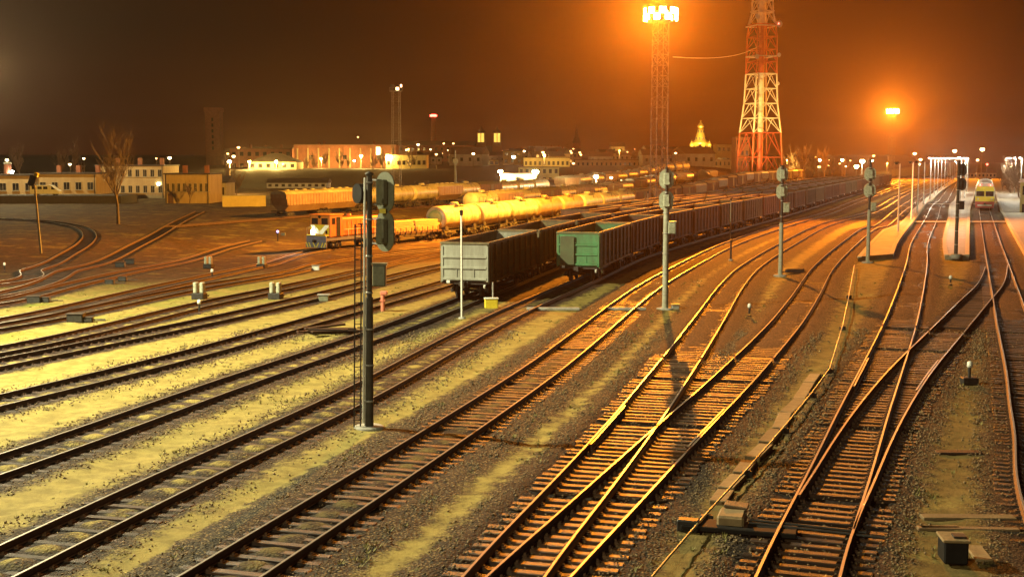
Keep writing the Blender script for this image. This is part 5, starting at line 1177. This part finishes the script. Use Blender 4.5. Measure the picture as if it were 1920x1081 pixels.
B("depot_hall", "long gold lit hall with a small gable at the middle of the skyline", 982, 1068, 296, 318, 560, 16, M_W_YEL, "flat", M_ROOFR, 1, 10, {})
B("depot_office", "gold lit office block with horizontal window bands behind the yellow wall", 972, 1048, 314, 345, 420, 12, M_W_YEL, "flat", M_ROOFR, 2, 7, {})
B("yellow_shed", "bright yellow low shed between the two green white lamps", 938, 1006, 326, 352, 395, 9, M_W_YEL, "flat", M_ROOFR, 1, 1, {}, wfrac=.12)
B("tenement", "dim tenement with two lit windows below the church spire", 1034, 1090, 279, 308, 800, 16, M_W_OCH, "gable", M_ROOFR, 2, 7, {(0, 3): M_LITWIN2, (0, 4): M_LITWIN}, ridge=2.6)
B("gabled_house", "hazy gabled house left of the tall orange mast", 1145, 1171, 267, 296, 900, 12, M_W_OCH, "gable", M_ROOFR, 2, 2, {}, ridge=3)
B("long_wall_building", "very long low building along the foot of the skyline behind the tall orange mast", 1080, 1290, 300, 318, 620, 12, M_W_OCH, "flat", M_ROOFR, 1, 24, {}, wfrac=.35)
B("long_shed", "long low shed left of the radio tower", 1292, 1386, 299, 316, 600, 12, M_W_OCH, "flat", M_ROOFR, 1, 12, {}, wfrac=.35)
B("tower_block", "brick equipment block at the left foot of the radio tower", 1379, 1404, 258, 322, 500, 10, M_W_BRICK, "flat", M_ROOFR, 4, 3, {})
B("side_block", "hazy pale block left of the brick equipment block", 1344, 1378, 271, 306, 640, 12, M_W_YEL, "flat", M_ROOFR, 2, 4, {})
B("station_building", "station building glowing orange at the right edge", 1914, 1990, 322, 410, 190, 30, M_W_YEL, "hip", M_ROOFR, 2, 5, {}, ridge=1.6, rz=R(-23))
B("far_depot", "distant dim depot across the end of the platforms", 1812, 1868, 316, 334, 560, 14, M_W_OCH, "gable", M_ROOFR, 1, 8, {}, ridge=2)
# pyramid roofed pavilion
pv = thing("pavilion", "small building with a pointed pyramid roof behind the far wagons", "building", (*D_(1315, 340, 410)[:2], 0)); zt = D_(0, 317, 410).z
MB().box((0, 0, 1.2), (6.4, 6.4, 2.6)).build("wall", M_W_OCH, pv); b = MB(); b.add([(-3.8, -3.8, 2.5), (3.8, -3.8, 2.5), (3.8, 3.8, 2.5), (-3.8, 3.8, 2.5), (0, 0, zt)], [(0, 1, 4), (1, 2, 4), (2, 3, 4), (3, 0, 4), (0, 3, 2, 1)]); b.build("roof", M_W_YEL, pv)
# church with two lit belfries
ch = thing("twin_tower_church", "dark church with two glowing belfry lanterns on the skyline", "church", (*D_(917, 290, 1250)[:2], gz(-23, 1250))); zz = lambda y: D_(0, y, 1250).z - gz(-23, 1250); px_m = 1250 / F_PX
MB().box((0, 22, zz(285) / 2), (30, 40, zz(285))).build("nave", M_W_BRICK, ch); b = MB(); b.prism([(-16, zz(285)), (0, zz(272)), (16, zz(285))], 2, 42, 'Y'); b.build("roof", M_ROOF, ch)
for dx in (-15 * px_m, 15 * px_m):
    t_ = MB().box((dx, 0, zz(267) / 2), (9, 9, zz(267))).build("tower", M_W_BRICK, ch)
    MB().box((dx, 0, (zz(266.5) + zz(250)) / 2), (6.0, 6.0, zz(250) - zz(266.5))).build("lit_belfry", lens("belfry_glow", (1, .66, .1), 1.5), ch)
    b = MB()
    for sx in (-1, 0, 1):
        for sy in (-1, 1): b.box((dx + sx * 3.4, sy * 3.4, (zz(267) + zz(249)) / 2), (.9, .9, zz(249) - zz(267)))
    b.build("belfry_column", M_W_YEL, ch); b = MB(); b.lathe([(4.6, zz(249.5)), (4.2, zz(246)), (1.6, zz(242)), (.2, zz(236))], (dx, 0, 0), 12); b.build("cupola", M_ROOF, ch)
# golden onion church
gc = thing("golden_domed_church", "floodlit golden church tower with onion dome, left of the radio tower", "church", (*D_(1313, 290, 900)[:2], 0)); z9 = lambda y: D_(0, y, 900).z; k9 = 900 / F_PX
MB().box((0, 4, z9(283) / 2), (22, 22, z9(283))).build("nave", M_W_BRICK, gc)
b = MB(); b.lathe([(5.8, z9(284)), (5.8, z9(270)), (6.4, z9(269.5)), (6.0, z9(267)), (3.8, z9(262)), (3.6, z9(258)), (2.8, z9(250)), (2.2, z9(244)), (2.0, z9(240))], (0, 0, 0), 16); b.build("drum", M_GOLD, gc)
b = MB(); zo = z9(241); b.lathe([(1.5, zo), (2.3, zo + 1.0), (2.4, zo + 1.8), (1.7, zo + 3.0), (.7, zo + 4.2), (.2, zo + 5.2), (.12, z9(225))], (0, 0, 0), 16); b.build("onion_dome", M_GOLD, gc)
for z_, rr_2, n2, h2 in ((z9(277), 5.85, 12, 2.6), (z9(260), 3.75, 10, 1.8), (z9(247), 2.55, 8, 1.6)):
    b = MB()
    for k in range(n2): a = 6.283 * k / n2; b.box((rr_2 * math.cos(a), rr_2 * math.sin(a), z_), (.3, rr_2 * 2.4 / n2, h2), a)
    b.build("arcade_openings", M_ROOF, gc)
MB().box((0, 0, z9(227)), (1.6, .2, .3)).build("cross", M_GOLD, gc)
for dx in (-17 * k9, -9 * k9, 9 * k9, 16 * k9):
    b = MB(); b.lathe([(1.3, z9(284)), (1.3, z9(274)), (1.7, z9(273)), (1.8, z9(271)), (1.0, z9(268)), (.15, z9(264)), (.08, z9(261))], (dx, -2, 0), 12); b.build("small_dome", M_GOLD, gc)
lamp("church_floodlight", (gc.location.x - 6, gc.location.y - 26, 13), 2.4e5, (1, .72, .2), .5, 60, (gc.location.x, gc.location.y, 22))
# spire church
sp_ = thing("spired_church", "hazy church with a thin spire above the tenement", "church", (*D_(1081, 290, 1000)[:2], gz(51, 1000))); zs_ = lambda y: D_(0, y, 1000).z - gz(51, 1000)
MB().box((0, 0, zs_(268) / 2), (6, 6, zs_(268))).build("tower", M_W_BRICK, sp_); b = MB(); b.lathe([(3.6, zs_(268)), (1.6, zs_(256)), (.1, zs_(230))], (0, 0, 0), 8); b.build("spire", M_ROOFR, sp_); MB().box((-9, 4, zs_(282) / 2), (22, 9, zs_(282))).build("nave", M_W_BRICK, sp_)
# beacon chimney
bc = thing("beacon_chimney", "slim dark chimney with a red beacon on top above the skyline", "chimney", (*D_(813, 290, 900)[:2], gz(-56, 900))); hb2 = D_(0, 219, 900).z - gz(-56, 900)
MB().tube([(0, 0, 0), (0, 0, hb2)], [2.4, 1.6], 14).build("shaft", M_W_BRICK, bc); MB().lathe([(1.9, hb2), (2.5, hb2 + .2), (2.5, hb2 + 1.3), (1.8, hb2 + 1.6)], (0, 0, 0), 14).build("beacon", L_RED, bc)

# low yellow wall and covered stacks at the left of the second wagon row
yw = thing("yellow_wall", "low bright yellow wall left of the second row of wagons", "wall", P(458, 387), R(20)); b = MB(); b.box((0, 0, 1.0), (8.5, .3, 2.2)); b.build("wall_body", M_W_YEL, yw); MB().box((0, 0, 2.16), (8.7, .44, .12)).build("coping", M_CONC, yw)

# ------------------------------------------------------------------ street and yard lamps of the town
def town_lamp(px, py, d, col, label, h=8.0, size=1.0, power=0, lcol=None):
    q = D_(px, py, d); g0 = gz(q.x, q.y); hh_ = max(3.0, q.z - g0)
    r = thing("street_lamp", label, "street lamp", (q.x, q.y, g0)); MB().tube([(0, .3, 0), (0, .3, hh_ + .25)], [.12, .07], 6).build("pole", M_LATTICE, r)
    b = MB(); b.bar((0, .3, hh_ + .25), (0, 0, hh_ + .3), .08); b.box((0, 0, hh_ + .28 * size), (.7 * size, .5 * size, .12)); b.build("lamp_head", M_DKSTEEL, r)
    b = MB(); b.lathe([(.05 * size, hh_ - .34 * size), (.34 * size, hh_ - .2 * size), (.42 * size, hh_), (.3 * size, hh_ + .2 * size)], (0, 0, 0), 10); b.build("lamp_lens", col, r)
    if power: lamp("street_lamp_light", (q.x, q.y - .8, g0 + hh_ - .7), power, lcol or GOLD, .3)
TL = [(13, 300, 300, L_SODW, "pale street lamp at the far left edge above the shed", 1, 0), (22, 322, 299, L_WHITE, "white lamp on the shed roof line beside the short chimney", 1.1, 0), (131, 308, 330, L_SODW, "small lamp above the long low building behind the van", .9, 0), (157, 297, 420, L_SODW, "small lamp below the yellowish tree", 1, 0),
 (293, 297, 420, L_SODS, "faint lamp above the right end of the two storey building", .8, 0), (318, 296, 420, L_SODW, "round bright lamp above the low orange building", 1.5, 0), (430, 303, 330, L_WHITE, "white lamp at the top of the twin bare trees", 1.2, 20000), (438, 293, 380, L_SODW, "second lamp just above the white lamp by the twin bare trees", 1.2, 0), (427, 288, 430, L_SODS, "topmost faint lamp by the twin bare trees", 1, 0),
 (468, 321, 472, L_SOD, "bright lamp at the left entrance of the hip roofed house", 1.2, 30000), (518, 319, 472, L_SOD, "bright lamp at the right entrance of the hip roofed house", 1.4, 30000), (602, 297, 505, L_SODW, "lamp in front of the long brick hall, at its left end", 1.4, 26000), (664, 302, 500, L_WHITE, "small white lamp in front of the long brick hall", .9, 0), (677, 292, 505, L_SODW, "lamp in front of the long brick hall, left of its bright window", 1.7, 30000), (727, 291, 500, L_SODW, "lamp in front of the long brick hall, right of its bright window", 1.7, 30000),
 (762, 281, 600, L_SODW, "small lamp on the slope right of the dim mast", 1.1, 0), (784, 271, 700, L_SODW, "lamp on the skyline right of the dim mast", 1.8, 0), (832, 269, 800, L_SODS, "pale lamp on the skyline roofs, left one of two", 1.6, 0), (850, 269, 800, L_SODS, "pale lamp on the skyline roofs, right one of two", 1.6, 0), (849, 281, 700, L_SODW, "small lamp below the two pale skyline lamps", 1.2, 0), (844, 290, 640, L_SODS, "lowest of the small lamps above the slim pole", 1.2, 0), (671, 257, 800, L_SODS, "lonely faint lamp high above the brick hall", 1.3, 0),
 (963, 294, 560, L_GRN, "green white lamp high behind the yellow shed", 2.0, 0), (938, 321, 392, L_GRN, "green white glaring lamp at the left end of the yellow shed", 1.9, 14000), (1004, 322, 392, L_GRN, "largest green white glaring lamp at the right end of the yellow shed", 2.5, 16000), (1075, 313, 450, L_SODS, "faint lamp right of the gold lit office", 1.2, 0), (1026, 286, 700, L_SODS, "faint lamp left of the tenement", 1.2, 0), (1089, 290, 760, L_SODS, "orange lamp at the right end of the tenement", 1.7, 0), (1118, 331, 330, L_GRN, "yellowish lamp over the wagons right of the tank train", 1.5, 16000), (1146, 333, 345, L_SODW, "dimmer lamp over the wagons right of the yellowish lamp", 1.1, 0), (1134, 289, 800, L_SODS, "faint lamp beside the hazy gabled house", 1.4, 0),
 (1537, 300, 480, L_GRN, "yellow green street lamp right of the radio tower", 1.3, 0), (1579, 300, 500, L_GRN, "yellow street lamp left of the far orange mast", 1.4, 0), (1617, 302, 420, L_GRN, "bright yellow green lamp directly above the platform signal", 2.0, 20000), (1606, 312, 380, L_SOD, "yellow lamp low behind the platform signal", 1.6, 0), (1635, 301, 500, L_GRN, "pale lamp right of the platform signal", 1.2, 0), (1638, 292, 620, L_SODS, "pinkish lamp above the pale lamp near the platform signal", 1.6, 0), (1715, 288, 620, L_SODW, "round orange lamp high above the low platform", 2.0, 0), (1726, 299, 520, L_SODW, "lamp over the white platform posts", 1.5, 0), (1724, 308, 420, L_SODW, "low lamp behind the white platform posts", 1.0, 0),
 (1790, 283, 480, L_SODW, "orange lamp right above the dark platform signal", 1.9, 0), (1842, 280, 520, L_SODW, "orange lamp straight above the yellow railcar", 2.3, 0), (1833, 300, 500, L_SODW, "small lamp left above the yellow railcar", 1.2, 0), (1851, 308, 460, L_RED, "red light just above the yellow railcar", 1.0, 0)]
for px, py, d, m, lab, sz, pw in TL: town_lamp(px, py, d, m, lab, size=sz, power=pw, lcol=GREENW if m is L_GRN else GOLD)
spole = thing("yard_pole", "slim lit pole with a cross box standing behind the tank wagons", "pole", (*D_(854, 340, 380)[:2], gz(-17, 380))); MB().tube([(0, 0, 0), (0, 0, D_(0, 282, 380).z - gz(-17, 380))], [.35, .16], 8).build("pole", M_SIGPALE, spole); MB().box((0, 0, D_(0, 302, 380).z - gz(-17, 380)), (1.6, .7, 1.3), 0, 0, .08).build("cross_box", M_SIGPALE, spole)

hp_ = []
for k in range(2):
    r = thing("town_house", "x", "house"); w_, d_, h_ = (9, 8, 5.2) if k else (13, 8, 4.2)
    MB().box((0, 0, h_ / 2 - 1), (w_, d_, h_ + 2)).build("wall", M_W_OCH if k else M_W_GREY, r); b = MB(); b.prism([(-d_ / 2 - .4, h_ + .01), (0, h_ + 2.6), (d_ / 2 + .4, h_ + .01)], -w_ / 2 - .4, w_ / 2 + .4, 'X'); rf = b.build("roof", M_ROOF if k else M_ROOFR, r); MB().box((w_ * .25, .8, h_ + 2.4), (.8, .8, 1.8)).build("chimney", M_W_BRICK, rf)
    for q in range(4): inst("window", win_mesh(1.0, 1.3, M_LITWIN if (q == 1 and k) else M_GLASS, 0), r, (-w_ / 2 + w_ * (q + .5) / 4, -d_ / 2 - .01, h_ * .55))
    hp_.append(r)
uh = [0, 0]; rh = random.Random(4)
for k in range(54):
    px = rh.uniform(430, 1340); d = rh.uniform(560, 1050); q = D_(px, 300, d); j = k % 2
    o = place(hp_[j], uh[j], (q.x, d, gz(q.x, d)), rh.uniform(-.5, .5), ("small hazy house with a lit window on the town slope" if j else "small low grey house with a rusty roof on the town slope"), "small houses on the town slope"); uh[j] += 1; f_ = rh.uniform(.8, 1.35); o.scale = (f_, f_, f_)
for k in range(46):
    px = rh.uniform(425, 1380) if k < 34 else rh.uniform(1460, 1700); d = rh.uniform(480, 900); q = D_(px, 300, d); y_ = 298 - (gz(q.x, d) + rh.uniform(5, 8.5) - CAM_Z) * F_PX / d
    town_lamp(px, y_, d, (L_SODS, L_SODW, L_SODS)[k % 3], "tiny warm lamp glowing among the town roofs", size=rh.uniform(.8, 1.6), power=(14000 if k % 4 == 0 else 0));
for o in COL.objects:
    if o.get("label") == "tiny warm lamp glowing among the town roofs": o["group"] = "tiny lamps in the town"
# ------------------------------------------------------------------ bare trees
M_BARK = mat("bare_tree_bark", (0.2, 0.13, 0.08), .85, 0, (0.11, 0.07, 0.045), 3, .6); M_TWIG = mat("bare_twigs", (0.22, 0.14, 0.08), .85, 0, (0.13, 0.08, 0.05), 3, .6)
def bare_tree(name, label, loc, h, seed, spread=.5, depth=5, group=None, twig=.02, sc=1.0, upright=.5):
    r = thing(name, label, "tree", loc, 0, group); rnd = random.Random(seed); tr = MB(); cr = MB()
    def grow(p, d, L, rad, lev):
        pts = [p]; n = 3; q = p; dd = d
        for _ in range(n):
            dd = (dd + Vector((rnd.uniform(-.13, .13), rnd.uniform(-.13, .13), rnd.uniform(-.02, .1)))).normalized(); q = q + dd * (L / n); pts.append(q)
        rs = [rad * (1 - .45 * i / n) for i in range(n + 1)]
        (tr if lev <= 1 else cr).tube(pts, [max(x, twig * .7) for x in rs], 7 if lev == 0 else (5 if lev < 3 else 3), lev < 2)
        if lev >= depth: return
        k = rnd.choice((3, 3, 4)) if lev else 6
        for i in range(k):
            t = rnd.uniform(.3, 1.0) if i else 1.0; j = min(n - 1, int(t * n)); b0 = pts[j].lerp(pts[j + 1], t * n - j)
            a = rnd.uniform(0, 6.28); s_ = spread * rnd.uniform(.7, 1.5) if i else .08
            nd = (dd + Vector((math.cos(a) * s_, math.sin(a) * s_, upright * s_ * .8))).normalized()
            grow(b0, nd, L * (rnd.uniform(.72, .86) if i == 0 else rnd.uniform(.45, .78)), rad * (.6 if i == 0 else rnd.uniform(.3, .5)), lev + 1)
    grow(Vector((0, 0, -.3)), Vector((0, 0, 1)), h * .27, h * .017, 0)
    tr.build("trunk", M_BARK, r); cr.build("crown", M_TWIG, r); return r
tb_ = P(222, 420); bare_tree("bare_tree", "tall bare tree with a dark trunk in front of the two storey building", tb_, D_(222, 212, tb_.y).z - tb_.z, 11, .55, 6, twig=.017)
tp_ = bare_tree("bare_tree", "slim bare tree lit orange, left one of the twin trees by the yellow wall", P(430, 372), 10.5, 5, .4, 5, twig=.04)
bare_tree("bare_tree", "slim bare tree lit orange, right one of the twin trees by the yellow wall", P(444, 372), 9.5, 8, .4, 5, twig=.04)
bare_tree("bare_tree", "young thin bare tree on the brown slope before the low orange building", P(356, 382), 6.5, 9, .45, 4, twig=.03)
far_a = bare_tree("bare_tree", "x", (0, 0, 0), 12, 21, .6, 5, twig=.07); far_b = bare_tree("bare_tree", "y", (0, 0, 0), 12, 22, .7, 5, twig=.08); ut = {0: 0, 1: 0}
def far_tree(k, px, py, d, h, label, group):
    q = D_(px, py, d); o = place((far_a, far_b)[k], ut[k], (q.x, d, gz(q.x, d) - .3), random.uniform(0, 6), label, group); ut[k] += 1; s_ = h / 12; o.scale = (s_, s_, s_)
far_tree(1, 146, 300, 400, 16, "yellowish lit bushy tree behind the long low building", "trees behind the left buildings")
far_tree(0, 110, 320, 420, 13, "dim bare tree left of the yellowish tree", "trees behind the left buildings"); far_tree(0, 35, 320, 420, 15, "dim bare tree above the far left shed", "trees behind the left buildings")
for k, px in enumerate((575, 590, 612, 640, 652, 700, 718, 770)): far_tree(k % 2, px, 320, 470 + (k * 37) % 30, 6.5 + (k * 13) % 4, "small bare tree in the row before the brick halls", "bare trees before the brick halls")
for k, (px, h) in enumerate(((1470, 13), (1490, 16), (1508, 18), (1524, 15), (1545, 17), (1562, 13), (1585, 12), (1448, 12))): far_tree(k % 2, px, 320, 500 + (k * 53) % 90, h, "reddish bare tree in the clump right of the radio tower", "reddish trees right of the radio tower")
for k, (px, h, d) in enumerate(((1880, 9, 330), (1897, 10, 300), (1911, 11, 270))): far_tree(k % 2, px, 330, d, h, f"bare tree on the right edge, {ORD[k]} counted from the railcar", "trees behind the right edge platform")
for k, px in enumerate((820, 870, 1000, 1060, 1110, 1190, 1270)): far_tree(k % 2, px, 300, 700 + (k * 71) % 120, 11 + k % 4, "hazy bare tree on the town skyline", "hazy trees on the skyline")

# ------------------------------------------------------------------ night haze
hz = MB(); hz.box((0, 1480, 36), (5600, 3060, 90)); ho = hz.build("haze", bpy.data.materials.new("haze")); hm = ho.data.materials[0]; hm.use_nodes = True
for n_ in list(hm.node_tree.nodes):
    if n_.type == 'BSDF_PRINCIPLED': hm.node_tree.nodes.remove(n_)
pv_ = hm.node_tree.nodes.new("ShaderNodeVolumePrincipled"); pv_.inputs["Color"].default_value = (0.95, 0.68, 0.52, 1); pv_.inputs["Density"].default_value = 0.00011; pv_.inputs["Anisotropy"].default_value = 0.84
hm.node_tree.links.new(pv_.outputs[0], hm.node_tree.nodes["Material Output"].inputs["Volume"])

tag(ho, kind="stuff")
